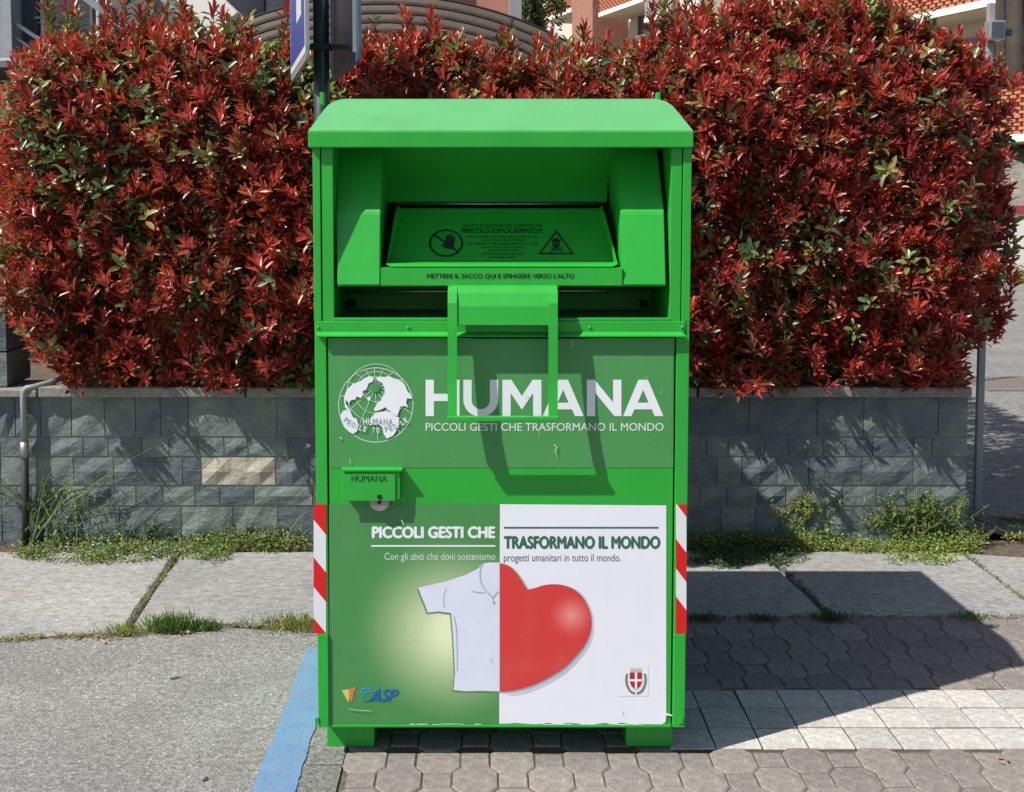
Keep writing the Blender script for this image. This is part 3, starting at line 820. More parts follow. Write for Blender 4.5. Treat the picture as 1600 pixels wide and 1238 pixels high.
# big HUMANA
T0, T1 = 593.6, 650.4
def letter(loops): flat('lettering', loops, M['white_print'], Y2, ban)
def A_(x0, x1):
    c = (x0+x1)/2; w_ = x1-x0
    letter([[(x0, T1), (c-7.5, T0), (c+7.5, T0), (x1, T1), (x1-13.5, T1), (x1-18, T1-10.5), (x0+18, T1-10.5), (x0+13.2, T1)], [(c-8.5, T1-21), (c+8.5, T1-21), (c, T1-41)][::-1]])
letter([[(665, T0), (678, T0), (678, 615.5), (705, 615.5), (705, T0), (718, T0), (718, T1), (705, T1), (705, 627), (678, 627), (678, T1), (665, T1)]])
uo = [(724, T0), (737, T0)] + [(737, 625)] + [(751.2 + 14.2*cos(a), 625.5 + 14*sin(a)) for a in [pi - pi*k/14 for k in range(15)]] + [(765.4, T0), (778.4, T0)] + [(751.2 + 27.2*cos(a), 624.5 + 26.8*sin(a)) for a in [pi*k/20 for k in range(21)]]
letter([uo])
letter([[(785, T1), (785, T0), (799, T0), (815.5, 619), (832, T0), (846, T0), (846, T1), (833, T1), (833, 614.5), (815.7, 640), (815.2, 640), (798, 614.5), (798, T1)]])
A_(848, 912)
letter([[(917, T1), (917, T0), (929, T0), (958, 629), (958, T0), (971, T0), (971, T1), (960, T1), (930, 614), (930, T1)]])
A_(973.5, 1036.5)
text('lettering', 'PICCOLI GESTI CHE TRASFORMANO IL MONDO', 665, 661, 1037, 673.5, M['pale_print'], Y2, ban, .012)
# posters
YPp = YS
po = flat('poster_half', [rect(514, 788, 780, 1131)], M['poster_green'], YPp, door); po['label'] = 'green poster half with white shirt'
# white half with slightly torn lower edge
low = [(1041, 1128)]
x = 1034
while x > 790: low.append((x, 1131 + random.uniform(-1.6, 1.2))); x -= random.uniform(5, 14)
pw_ = flat('poster_half', [[(781, 788), (1041, 790)] + low + [(780, 1131)]], M['white_film'], YPp, door); pw_['label'] = 'white poster half with red heart'
for (ta, tb) in ((640, 668), (676, 726), (741, 752), (846, 893), (905, 931), (960, 1034)):
    torn = [(ta + (tb-ta)*k/6, 1131.3 + random.uniform(-.6, .8)) for k in range(7)]
    flat('torn_edge', [torn + [(x, y + random.uniform(.3, 1.6)) for x, y in torn[::-1]]], M['white_film'], YPp - .0026, door)
for lp in ([(1036, 1116), (1040, 1114), (1050, 1117), (1051, 1119), (1041, 1118), (1040, 1127), (1037, 1128)],):
    flat('torn_edge', [lp], M['white_film'], YPp - .0032, door)
Y3 = YPp - .0006
text('lettering', 'PICCOLI GESTI CHE', 581, 822.5, 774, 841.5, M['white_print'], Y3, po, .055)
flat('rule', [rect(580, 852, 774, 854.6)], M['white_print'], Y3, po)
text('lettering', 'Con gli abiti che doni sosteniamo', 601, 864, 774, 878.5, M['pale_print'], Y3, po, .0)
text('lettering', 'TRASFORMANO IL MONDO', 787, 837.5, 1032, 858, M['inkdark'], Y3, pw_, .055)
flat('rule', [rect(787, 823.5, 1029, 826)], M['ruleg'], Y3, pw_)
text('lettering', 'progetti umanitari in tutto il mondo.', 787, 865.5, 970, 881, M['textgrey'], Y3, pw_, .0)
def c4(*p): return [(480 + x/2.58, 780 + y/2.58) for x, y in p]
def smooth(pts, k=3):
    """Catmull-Rom through pts (open)"""
    out = []
    for i in range(len(pts)-1):
        p0, p1, p2, p3 = pts[max(i-1, 0)], pts[i], pts[i+1], pts[min(i+2, len(pts)-1)]
        for j in range(k):
            t = j/k
            out.append(tuple(.5*((2*p1[c]) + (-p0[c]+p2[c])*t + (2*p0[c]-5*p1[c]+4*p2[c]-p3[c])*t*t + (-p0[c]+3*p1[c]-3*p2[c]+p3[c])*t**3) for c in (0, 1)))
    return out + [pts[-1]]
EX = (781 - 480) * 2.58
shirt = [(EX-1,256),(735,256),(716,258),(700,266),(690,280),(640,305),(560,332),(448,358),(460,392),(474,425),(486,458),(530,453),(580,460),(587,540),(593,640),(596,700),(590,770),(640,775),(700,773),(EX-1,776)]
heart = [(EX,258),(815,272),(845,300),(870,338),(888,366)], [(888,366),(920,358),(960,346),(1010,344),(1060,357),(1100,385),(1130,430),(1145,485),(1140,540),(1117,590),(1085,630),(1040,675),(980,715),(920,745),(860,765),(810,774),(EX,776)]
hl = smooth(heart[0], 4)[:-1] + smooth(heart[1], 4)
for k, (dx, dy, mt) in enumerate(((9, 20, 'shade_print1'), (6, 14, 'shade_print1'), (4, 9, 'shade_print2'))):
    flat('heart_shade', [[(x, y) for x, y in c4(*[(max(x + (dx if x > EX + 3 else 0), EX), y + dy*max(0, min(1, (x-EX)/60 + .25))*(1 if y > 500 else .0)) for x, y in hl])]], M[mt], Y3 - .0002*k, pw_)
flat('heart', [c4(*hl)], M['heart'], Y3 - .0010, pw_)
flat('shirt_shade', [c4(*[((x - 5) if x < EX - 3 else x, y + 6) for x, y in shirt])], M['shade_green1'], Y3, po)
sh = flat('shirt', [c4(*shirt)], M['shirt'], Y3 - .0004, po)
Y5 = Y3 - .0010
for ln, wd in (([(706,262),(698,285),(697,320),(708,352),(728,378),(748,398)], 2.0), ([(748,398),(760,385),(772,372)], 1.6), ([(748,398),(752,425),(756,412)], 1.2), ([(662,370),(690,376),(715,377)], 1.0), ([(590,470),(600,520),(603,600),(604,690)], .9), ([(560,355),(548,400),(552,440)], .8)):
    flat('shirt_fold', [stroke(smooth(c4(*ln), 3), wd)], M['shirt_fold'], Y5, po); Y5 -= .00015
# crest and club logo
crs = flat('crest_sticker', [rect(967, 1038, 1013, 1088)], M['white_film'], Y3, pw_)
yk = Y3 - .0007
flat('crest_shield', [[(984, 1051), (1003, 1051), (1003, 1066), (1000, 1073), (993.5, 1078), (987, 1073), (984, 1066)]], M['red_print'], yk, pw_)
flat('crest_cross', [[(992, 1051), (995.5, 1051), (995.5, 1061.5), (1003, 1061.5), (1003, 1065), (995.5, 1065), (995.5, 1077), (992, 1077), (992, 1065), (984, 1065), (984, 1061.5), (992, 1061.5)]], M['white_print'], yk - .0005, pw_)
flat('crest_crown', [[(985, 1050), (984, 1043.5), (987, 1045.5), (989, 1043), (991, 1045.5), (993.5, 1043), (996, 1045.5), (998, 1043), (1000, 1045.5), (1003, 1043.5), (1002, 1050)]], M['crest_gold'], yk, pw_)
for s in (-1, 1):
    pts = [(993.5 + s*1.5, 1084), (993.5 + s*9, 1080), (993.5 + s*14, 1070), (993.5 + s*15, 1060), (993.5 + s*13.5, 1053)]
    flat('crest_branch', [stroke(smooth(pts, 3), 3.4)], M['crest_green'], yk - .0001*(s+1), pw_)
flat('logo_flag', [[(534, 1079), (543, 1077), (548, 1080), (544, 1098), (540, 1090)]], M['yellow_print'], Y3, po)
flat('logo_flag', [[(546, 1076), (558, 1073), (553, 1082), (551, 1094), (548, 1098), (545.5, 1088)]], M['orange_print'], Y3 - .0005, po)
flat('logo_wave', [stroke(smooth([(564, 1084), (566, 1078), (572, 1075), (580, 1077)], 3), 3)], M['cyan_print'], Y3, po)
flat('logo_wave', [stroke(smooth([(566, 1090), (570, 1084), (577, 1081), (583, 1080)], 3), 2.6)], M['cyan_print'], Y3 - .0005, po)
text('lettering', 'ASP', 576, 1077, 623, 1096, M['blue_print'], Y3 - .0009, po, .02, 0, .45)
flat('logo_underline', [stroke(smooth([(569, 1097), (585, 1094), (600, 1095), (612, 1092)], 3), 1.6)], M['blue_print'], Y3 - .0004, po)

M['scuff'] = simple('scuff_mark', (.42, .58, .42), .6)
M['grime'] = simple('dirt_mark', (.05, .12, .05), .8)
random.seed(3)
for pts, wd in (([(893, 532), (896, 538), (892, 541)], 1.6), ([(866, 695), (870, 699), (867, 706)], 2.0), ([(868, 704), (871, 715)], .9), ([(531, 683), (534, 686)], 2.4), ([(546, 718), (548, 724)], 1.3), ([(627, 812), (631, 820)], 1.8), ([(545, 1108), (562, 1110), (580, 1111)], 1.1)):
    flat('scuff', [stroke(pts, wd)], M['scuff'], -.0056, door)
for k in range(16):
    x, y = random.uniform(520, 1045), random.choice([random.uniform(735, 786), random.uniform(540, 725), random.uniform(800, 1120)])
    flat('dirt_mark', [stroke([(x, y), (x + random.uniform(-4, 4), y + random.uniform(2, 10))], random.uniform(.4, .8))], M['grime'] if k % 2 else M['scuff'], -.0058 - .00002*k, door)
# lock box -----------------------------------------------------------
lk = build('lock_box', boxes((Xp(537, -.03), Xp(624, -.03), -.026, -.0025, Zp(781, -.03), Zp(737, -.03)), bev=.002), G, binr)
build('lock_cover', boxes((Xp(533, -.03), Xp(617, -.03), -.0305, -.0265, Zp(783, -.03), Zp(740, -.03)), bev=.0015), G, lk)
build('lock_hood', boxes((Xp(532, -.03), Xp(628, -.03), -.034, -.0025, Zp(736.5, -.03), Zp(733, -.03)), bev=.001), G, lk)
text('lettering', 'HUMANA', 549, 743, 605, 753, M['inkfade'], -.0313, lk, .01)
def disc(bm, X_, Y0, Y1, Z_, r, n=32):
    prism(bm, [(X_ + r*cos(2*pi*k/n), Y0, Z_ + r*sin(2*pi*k/n)) for k in range(n)], (0, Y1 - Y0, 0)); return bm
X_, Z_ = at(593, 784, -.02)
build('padlock', disc(bmesh.new(), X_, -.024, -.008, Z_ + .002, .030), M['steel'], lk)
bm = disc(bmesh.new(), X_, -.0262, -.0243, Z_, .006)
build('keyhole', bm, M['dark'], lk)
X_, Z_ = at(593, 777, -.03)
build('lock_notch', disc(bmesh.new(), X_, -.0322, -.0308, Z_ + .001, .0075), M['dark'], lk)

# reflective strips ---------------------------------------------------
for s, (xa, xb) in enumerate(((490, 509.5), (1056, 1072.5))):
    Yr = -.0052
    st = flat('reflective_strip', [rect(xa, 788, xb, 990)], M['refl_white'], Yr, binr)
    dxs = xb - xa; slope = 24 if s == 0 else 22
    if s == 0: bands = [(788-30, 812), (871, 917), (974-8, 1030)]
    else: bands = [(760, 786), (842, 888), (932, 990)]
    def clip(y): return min(max(y, 788), 990)
    for (ya, yb) in bands:
        y0l, y0r, y1l, y1r = ya, ya + slope, yb, yb + slope
        P = []
        # polygon clipped to the strip
        raw = [(xa, y0l), (xb, y0r), (xb, y1r), (xa, y1l)]
        def cut(poly, yc, keep_below):
            out = []
            for i in range(len(poly)):
                a, b = poly[i], poly[(i+1) % len(poly)]
                ia = (a[1] >= yc) if keep_below else (a[1] <= yc); ib = (b[1] >= yc) if keep_below else (b[1] <= yc)
                if ia: out.append(a)
                if ia != ib:
                    t = (yc - a[1]) / (b[1] - a[1]); out.append((a[0] + (b[0]-a[0])*t, yc))
            return out
        poly = cut(cut(raw, 788, True), 990, False)
        if len(poly) > 2: flat('red_stripe', [poly], M['refl_red'], Yr - .0006, st)
# crumpled bottoms of the posts
for x in (494, 1062):
    X_, Z_ = at(x, 1128, -.01)
    build('post_foot', boxes((X_ - .004, X_ + .009, -.012, -.0095, Z_ - .006, Z_ + .014), bev=.001), G, binr)
# pull handle ---------------------------------------------------------
hd = empty('handle', (0, 0, 0)); place(hd, binr); hd.location = (0, 0, 0); hd.matrix_parent_inverse = Matrix.Translation(-Vector(binr.location))
prof = [(446, -.012), (449, -.028), (458, -.040), (479, -.055), (508, -.060)]
prL = [(446, -.012), (449, -.028), (458, -.042), (474, -.056), (510, -.062), (560, -.066), (600, -.071), (652, -.084)]
rows = [[q(714, y, Y), q(857, y, Y)] for y, Y in prof]
build('handle_cover', sheet(bmesh.new(), rows, (0, .004, -.002)), G, hd)
for xa, xb in ((699.5, 714), (857, 871.5)):
    rows = []
    for y, Y in prL:
        k = 3.5 if y < 448 else (1.2 if y < 455 else 0)
        rows.append([q(xa + (k if xa < 800 else 0), y, Y - .002), q(xb - (k if xa > 800 else 0), y, Y - .002)])
    bm = sheet(bmesh.new(), rows, (0, .005, 0))
    o = build('handle_leg', bm, G, hd)
    # flange turned back towards the bin
    xe = xa + .4 if xa < 800 else xb - .4
    rows = [[q(xe, y, Y + .003), q(xe, y, min(Y + .022, -.004)) if True else None] for y, Y in prL]
    rows = [[(r[0][0], r[0][1], r[0][2]), (r[0][0], r[1][1], r[0][2])] for r in rows]
    build('handle_flange', sheet(bmesh.new(), rows, (.002 if xa < 800 else -.002, 0, 0)), G, o)
a, b = q(700, 655, -.086), q(871, 655, -.086)
build('handle_bar', boxes((a[0] - .002, b[0] + .004, -.094, -.074, a[2] - .006, a[2] + .008), bev=.002), G, hd)
# feet: two steel skids ------------------------------------------------
for xa, xb in ((511, 585), (978, 1051)):
    X0, X1 = at(xa, 1160, .068)[0], at(xb, 1160, .068)[0]
    build('foot', boxes((X0, X1, .068, .98, .002, BZ - .002), bev=.002), G, binr)

binr.location.y += BY
BY = 0.0
# ================================================================== SIGN POST
sp = empty('sign_post', (-.677, 1.35, 0), 'dark green pole with two parking sign panels standing behind the green bin', 'sign post')
pxx, pyy = -.672, 1.36
build('pole', tubes(([(pxx, pyy, -.04), (pxx, pyy, 3.2)], .0335), seg=20), M['pole'], sp, True)
build('pole_cap', tubes(([(pxx, pyy, 3.2), (pxx, pyy, 3.215)], .036), seg=20), M['rubber'], sp, True)
def panel(near, far, z0, z1, matf, name, label):
    n_, f_ = Vector((*near, 0)), Vector((*far, 0)); d = (f_ - n_).normalized(); nn = Vector((d.y, -d.x, 0))
    bm = bmesh.new()
    r = .05; pts = []
    Lh = (f_ - n_).length
    for cx_, cz_, a0_ in ((r, z0 + r, pi), (Lh - r, z0 + r, 1.5*pi), (Lh - r, z1 - r, 0), (r, z1 - r, .5*pi)):
        for k in range(6):
            a = a0_ + (pi/2)*k/5; pts.append(n_ + d*(cx_ + r*cos(a)) + Vector((0, 0, cz_ + r*sin(a))))
    prism(bm, pts, nn * .012)
    p = build(name, bm, matf, sp); p['label'] = label
    return p, n_, d, nn, Lh
zs0, zs1 = 2.235, 2.87
p1, n1, d1, nn1, L1 = panel((-.466, .875), (-.680, 1.80), zs0, zs1, M['sign_back'], 'sign_panel', 'dark grey back of a sign panel right of the pole')
p2, n2, d2, nn2, L2 = panel((-.662, .875), (-.872, 1.80), zs0, zs1, M['alu'], 'sign_panel', 'blue and white sign panel left of the pole')
# raised fold round the back
bm = bmesh.new()
for t0 in (.03, L1 - .06):
    P0 = n1 + d1*t0
    prism(bm, [P0 - nn1*.0025 + Vector((0, 0, zs0 + .03)), P0 + d1*.02 - nn1*.0025 + Vector((0, 0, zs0 + .03)), P0 + d1*.02 - nn1*.016 + Vector((0, 0, zs0 + .03)), P0 - nn1*.016 + Vector((0, 0, zs0 + .03))], (0, 0, zs1 - zs0 - .06))
build('panel_rim', bm, M['alu'], p1)
def on_panel(n_, d, nn, rects_, mat, par, off, name):
    for (t0, z0, t1, z1) in rects_:
        bm = bmesh.new()
        P = [n_ + d*t + Vector((0, 0, z)) - nn*off for t, z in ((t0, z0), (t1, z0), (t1, z1), (t0, z1))]
        prism(bm, P, nn*.0006); build(name, bm, mat, par)
on_panel(n2, d2, nn2, [(.03, zs0 + .03, L2 - .03, zs1 - .03)], M['sign_white'], p2, .0016, 'sign_border')
on_panel(n2, d2, nn2, [(.06, zs0 + .06, L2 - .06, zs0 + .20), (.06, zs0 + .205, .22, zs1 - .06), (.52, zs0 + .205, L2 - .06, zs1 - .06), (.225, zs1 - .13, .515, zs1 - .06)], M['sign_blue'], p2, .003, 'sign_field')
for z in (2.34, 2.72):
    build('clamp', boxes((pxx - .04, pxx + .04, pyy - .04, pyy + .04, z - .012, z + .012), (pxx + .0405, -.558, pyy - .012, pyy + .012, z - .01, z + .01), (pxx - .087, pxx - .0405, pyy - .012, pyy + .012, z - .01, z + .01), bev=.003), M['alu'] if z > 2.5 else M['rubber'], sp)

# ================================================================== HEDGE
hedge = empty('photinia_hedge', (0, 2.6, .7), 'tall dense red-leaved photinia hedge growing above the slate wall', 'hedge')
tx = np.array([-50, 0, 45, 80, 120, 200, 260, 330, 400, 450, 520, 580, 640, 700, 760, 820, 880, 940, 1000, 1045, 1100, 1150, 1210, 1300, 1360, 1410, 1460, 1510, 1550, 1600, 1640], float)
ty = np.array([175, 165, 150, 92, 74, 66, 58, 68, 84, 92, 104, 92, 74, 80, 96, 110, 104, 94, 82, 62, 42, 34, 22, 16, 30, 45, 68, 95, 120, 160, 220], float)
def top_z(X, Y=2.35):
    px = XP + F * X / (Y + D0)
    return H + (HZ - np.interp(px, tx, ty)) / F * (Y + D0)
HXL, HXR = -2.36, 2.50
def lumps(x, z):
    return .06*np.sin(x*3.1 + 1) * np.cos(z*3.7 + x) + .045*np.sin(x*7.7 + z*5.1) + .03*np.sin(x*15 + 2*z) * np.sin(z*13 + x*3)
def front_y(x, z):
    b = 2.06 - .14*np.clip((z - .95)/.35, 0, 1) + .22*np.clip((z - 1.95)/.5, 0, 1.3)**2
    e = np.clip((x - 2.15)/.35, 0, 1)
    return b - lumps(x, z) + .3*e**2 + .35*np.clip((-2.1 - x)/.3, 0, 1)**2
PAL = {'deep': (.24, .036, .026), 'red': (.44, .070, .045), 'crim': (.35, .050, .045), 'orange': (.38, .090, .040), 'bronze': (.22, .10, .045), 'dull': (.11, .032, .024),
       'green': (.15, .20, .06), 'dgreen': (.065, .11, .038), 'ygreen': (.29, .30, .09)}
PAL = {k: np.array(v) for k, v in PAL.items()}
shoots = []    # (pos, dir, kind, size)
def add_front(n, deep, dens_green):
    k = 0
    while k < n:
        x = RNG.uniform(HXL - .02, HXR + .12); z = RNG.uniform(.80, 2.85)
        t = top_z(x)
        if z > t: continue
        if x > HXR - .1 and z < 1.0: continue
        if x < -2.02 and z < 1.20 - (x + 2.36)*1.1: continue
        y = float(front_y(x, z)) + (abs(RNG.normal(0, .05)) if deep == 0 else RNG.uniform(.10, .42))
        if deep == 0 and RNG.random() < .14: y -= RNG.uniform(.04, .13)
        d = np.array([RNG.normal(0, .5) + .5*max(0, (x - 2.1)) - .5*max(0, -2.0 - x), -.75 + RNG.normal(0, .3), .8 + RNG.normal(0, .4) + 1.2*max(0, 1 - (t - z)/.25)])
        shoots.append((np.array([x, y, z]), unit(d), deep)); k += 1
add_front(6400, 0, .1)
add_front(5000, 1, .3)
# top surface
for _ in range(2300):
    x = RNG.uniform(HXL, HXR); y = RNG.uniform(2.15, 3.2); z = top_z(x) + .03*math.sin(x*9 + y*4) - .12*max(0, (2.3 - y))/.15*.3 + RNG.normal(0, .03)
    shoots.append((np.array([x, y, z - abs(RNG.normal(0, .06))]), unit(np.array([RNG.normal(0, .3), -.25 + RNG.normal(0, .3), 1.0])), 0))
# tall loose shoots above the line
tall = [(75, 20), (100, -5), (115, 22), (165, 10), (180, 28), (195, 0), (235, 5), (262, 8), (285, 2), (300, 38), (350, 30), (372, 45), (445, 60), (585, 40), (635, 30), (674, 28), (680, 50), (720, 62), (800, 80), (905, 60), (925, 75), (1035, 15), (1060, 28), (1085, 22), (1110, 5), (1190, -4), (1240, -10), (1270, 5), (1330, -5), (1390, 12), (1455, 30), (1500, 60), (1535, 70), (1560, 100)] + [(RNG.uniform(70, 450), RNG.uniform(18, 55)) for _ in range(16)] + [(RNG.uniform(570, 980), RNG.uniform(50, 85)) for _ in range(20)] + [(RNG.uniform(1000, 1470), RNG.uniform(-15, 25)) for _ in range(18)]
stems = []
for x, y in tall:
    Yd = RNG.uniform(2.2, 2.5); X_, Z_ = at(x, y, Yd); zb = top_z(X_) - .25
    lean = RNG.normal(0, .06)
    stems.append(((X_ - lean, Yd + .05, zb), (X_, Yd, Z_)))
    nseg = max(2, int((Z_ - zb) / .055))
    for k in range(nseg + 1):
        f = k/nseg; p = np.array([X_ - lean*(1-f), Yd + .05*(1-f), zb + (Z_ - zb)*f])
        shoots.append((p, unit(np.array([RNG.normal(0, .12), RNG.normal(0, .12), 1.0])), 2 if k == nseg else 3))
# right end; the hedge return behind it is added unseen to shade the street
for _ in range(900):
    y = RNG.uniform(2.5, 6.3); z = RNG.uniform(.8, 2.45)
    shoots.append((np.array([2.42 + .06*math.sin(y*5 + z*4) - .25*max(0, z - 2.0) + RNG.normal(0, .05), y, z]), unit(np.array([1, RNG.normal(0, .4), .5 + RNG.normal(0, .3)])), 0))
for _ in range(900):
    x = RNG.uniform(1.4, 2.4); y = RNG.uniform(3.0, 6.3)
    shoots.append((np.array([x, y, 2.42 + RNG.normal(0, .05)]), unit(np.array([RNG.normal(0, .3), RNG.normal(0, .3), 1])), 0))
for _ in range(1500):
    x = RNG.uniform(HXL, 2.3); z = RNG.uniform(.75, 2.3)
    shoots.append((np.array([x, 3.2 + RNG.normal(0, .05), min(z, top_z(x))]), unit(np.array([RNG.normal(0, .3), 1, .4])), 4))
def patch(p): return .5 + .5*math.sin(p[0]*2.9 + .6) * math.cos(p[2]*4.3 + p[0]*1.7 + 1.0) + .25*math.sin(p[0]*8.1 + p[2]*9.3)
V, Fc, Cc = [], [], []; base = 0; near = []
O_, D_, N_, L_, W_, C_, T_ = [], [], [], [], [], [], []
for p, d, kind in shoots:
    gch = patch(p); r = RNG.random(); left = np.clip((.3 - p[0]) / 2.0, 0, 1); high = np.clip((p[2] - 2.1)/.5, 0, 1)
    pg = .09 + .42*max(0, gch - .38) * (1 + .8*left) + .18*left*high + .10*high*(1-left)
    if kind in (1, 4): pg = .55
    if kind == 3: pg = .3 + .35*left
    green = r < pg
    if green:
        nl = RNG.integers(5, 9); c0 = PAL['green'] if RNG.random() < .5 else (PAL['dgreen'] if RNG.random() < .6 else PAL['ygreen'])
        ln, wr, el0, el1 = .064, .46, .5, 1.35
    else:
        r2 = RNG.random(); left2 = .25 + .5*left
        c0 = PAL['orange'] if r2 < .17*left2*2 else PAL['red'] if r2 < .52 else PAL['crim'] if r2 < .74 else PAL['deep'] if r2 < .9 else PAL['bronze']
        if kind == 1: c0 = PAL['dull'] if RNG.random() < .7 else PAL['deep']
        nl = RNG.integers(9, 16); ln, wr, el0, el1 = .062, .29, .12, 1.0
        if kind == 2: nl = 12; ln = .07; el0, el1 = .15, .8
    a = np.cross(d, [0.3, .2, 1.0]); a = unit(a); b = np.cross(d, a)
    f = (np.arange(nl) + RNG.random(nl)*.5) / nl
    ang = np.arange(nl)*2.4 + RNG.random()*6.28
    el = el0 + (el1 - el0)*(1 - f) + RNG.normal(0, .14, nl)
    rad = a[None]*np.cos(ang)[:, None] + b[None]*np.sin(ang)[:, None]
    dd = d[None]*np.cos(el)[:, None] + rad*np.sin(el)[:, None]
    oo = p[None] + d[None]*((f - .5)*(.075 if not green else .08))[:, None] + rad*.004
    nn = d[None]*np.sin(el)[:, None] - rad*np.cos(el)[:, None]
    sz = ln*(.6 + .6*(1 - f)*(.6 if not green else .4) + .25*RNG.random(nl)) * RNG.uniform(.85, 1.2)
    tint = c0[None]*RNG.uniform(.75, 1.3, (nl, 1)) * (1 + RNG.normal(0, .06, (nl, 3)))
    if not green:                                   # older outer leaves turn bronze-green, the tips stay red
        old = (f < .22)[:, None] & (RNG.random((nl, 1)) < .45)
        tint = np.where(old, PAL['bronze'][None]*RNG.uniform(.6, 1.2, (nl, 1)), tint)
    O_.append(oo); D_.append(dd); N_.append(-nn); L_.append(sz); W_.append(sz*wr*RNG.uniform(.85, 1.2, nl)); C_.append(RNG.uniform(.0, .28, nl)); T_.append(np.clip(tint, .003, .9))
O_, D_, N_, L_, W_, C_, T_ = [np.concatenate(a) for a in (O_, D_, N_, L_, W_, C_, T_)]
N_ = -N_
# the 300 leaves that show largest: nearest, in view, not behind the bin
inv = (O_[:, 1] < 2.05) & (np.abs(O_[:, 0] - .06) > .75) & (O_[:, 0] > -2.2) & (O_[:, 0] < 2.35) & (O_[:, 2] < 2.5)
score = np.where(inv, L_*W_/(O_[:, 1] + D0), -1); idx = np.argsort(-score)[:296]
mask = np.ones(len(L_), bool); mask[idx] = False
V, Fc, Cc = leaf_arrays(O_[mask], D_[mask], N_[mask], L_[mask], W_[mask], C_[mask], T_[mask])
tag(link_mesh('foliage', np_mesh('foliage', V, Fc, Cc), M['leaf'], hedge), kind='stuff')
for i in idx:
    z_ = np.zeros((1, 3))
    V, Fc, Cc = leaf_arrays(z_, D_[i:i+1], N_[i:i+1], L_[i:i+1], W_[i:i+1], C_[i:i+1], T_[i:i+1])
    o = link_mesh('leaf', np_mesh('leaf', V, Fc, Cc), M['leaf'])
    o.location = Vector(O_[i]) - Vector(hedge.location); o.parent = hedge
bm = bmesh.new()
for a, b in stems: tube(bm, [a, ((a[0]*.4+b[0]*.6) + .01, a[1], a[2]*.5+b[2]*.5), b], [.005, .004, .002], 5)
for _ in range(150):
    x = random.uniform(-2.2, 2.3); y = random.uniform(2.3, 2.9)
    pts = [(x, y, .68), (x + random.gauss(0, .06), y - .02, 1.0), (x + random.gauss(0, .12), y + random.gauss(-.05, .08), 1.5), (x + random.gauss(0, .2), y + random.gauss(-.08, .15), 2.05)]
    tube(bm, pts, [.016, .011, .007, .003], 6)
build('branches', bm, M['bark'], hedge)

# ================================================================== WEEDS
def herb_mesh(name, centres, nper, size, zr, cols, spread, wr=.45, up=.5, mat='herb'):
    """many small leaves round centres [(x, y, height, radius)]"""
    O, Dd, Nn, Ls, Ts = [], [], [], [], []
    for (x, y, hgt, rad) in centres:
        n = int(nper * (rad/.1)**2 * (.5 + hgt/.1)) + 4
        u = RNG.random(n)**.5 * rad; a = RNG.random(n)*2*pi; z = RNG.random(n)**1.4 * hgt * (1 - .6*(u/rad)**2) + .004
        O.append(np.stack([x + u*np.cos(a), y + u*np.sin(a)*.8, z], 1))
        v = np.stack([RNG.normal(0, 1, n), RNG.normal(-.2, 1, n), RNG.normal(up, .6, n)], 1); Dd.append(unit(v))
        Nn.append(unit(np.stack([RNG.normal(0, .5, n), RNG.normal(-.3, .5, n), np.ones(n)], 1)))
        Ls.append(size*RNG.uniform(.6, 1.5, n)); c = np.array(cols)[RNG.integers(0, len(cols), n)] * RNG.uniform(.7, 1.35, (n, 1)); Ts.append(c)
    O, Dd, Nn, Ls, Ts = [np.concatenate(q_) for q_ in (O, Dd, Nn, Ls, Ts)]
    return leaf_arrays(O, Dd, Nn, Ls, Ls*wr, np.full(len(Ls), .25), Ts, .1)
def blades(cx, cy, n, h, rad, cols, wd=.004, droop=.5, lean=(0, 0)):
    """thin grass blades: chains of three leaf pieces"""
    O = np.stack([cx + RNG.normal(0, rad, n), cy + RNG.normal(0, rad*.5, n), np.zeros(n)], 1)
    hh = h*RNG.uniform(.45, 1.1, n); d = unit(np.stack([RNG.normal(lean[0], .35, n), RNG.normal(lean[1] - .1, .3, n), np.ones(n)], 1))
    nn = unit(np.stack([RNG.normal(0, 1, n), RNG.normal(0, 1, n), np.full(n, .2)], 1))
    c = np.array(cols)[RNG.integers(0, len(cols), n)] * RNG.uniform(.7, 1.3, (n, 1))
    return leaf_arrays(O, d, nn, hh, np.full(n, wd), RNG.uniform(0, droop, n)*1.0, c, .05)
def merge(parts):
    V, Fs, C = [], [], []; b = 0
    for v, f, c in parts: V.append(v); Fs.append(f + b); C.append(c); b += len(v)
    return np.concatenate(V), np.concatenate(Fs), np.concatenate(C)
GC = [(.12, .20, .045), (.09, .15, .04), (.17, .24, .06), (.21, .24, .08)]
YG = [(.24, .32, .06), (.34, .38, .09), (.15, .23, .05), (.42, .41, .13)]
DG = [(.035, .075, .03), (.05, .10, .035), (.07, .12, .04)]
DRY = [(.22, .16, .09), (.16, .12, .07), (.12, .13, .05)]
def strip(x0, x1, y0, y1, n, h, r):
    """clumps between photo pixels x0..x1 along the wall foot; y0/y1 ground pixels"""
    out = []
    for _ in range(n):
        X_, Y_ = gr(RNG.uniform(x0, x1), RNG.uniform(y0, y1)); out.append((X_, Y_, h*RNG.uniform(.4, 1.1), r*RNG.uniform(.6, 1.3)))
    return out
def weeds(name, label, parts, cat='weeds'):
    V, Fc, C = merge(parts); o = link_mesh(name, np_mesh(name, V, Fc, C), M['herb']); tag(o, label, cat, kind='stuff'); return o
left = strip(40, 490, 838, 850, 90, .13, .085) + strip(40, 340, 848, 880, 90, .06, .07) + strip(320, 480, 842, 862, 40, .10, .07) + strip(200, 300, 838, 846, 16, .17, .06)
ga = gr(100, 855); 
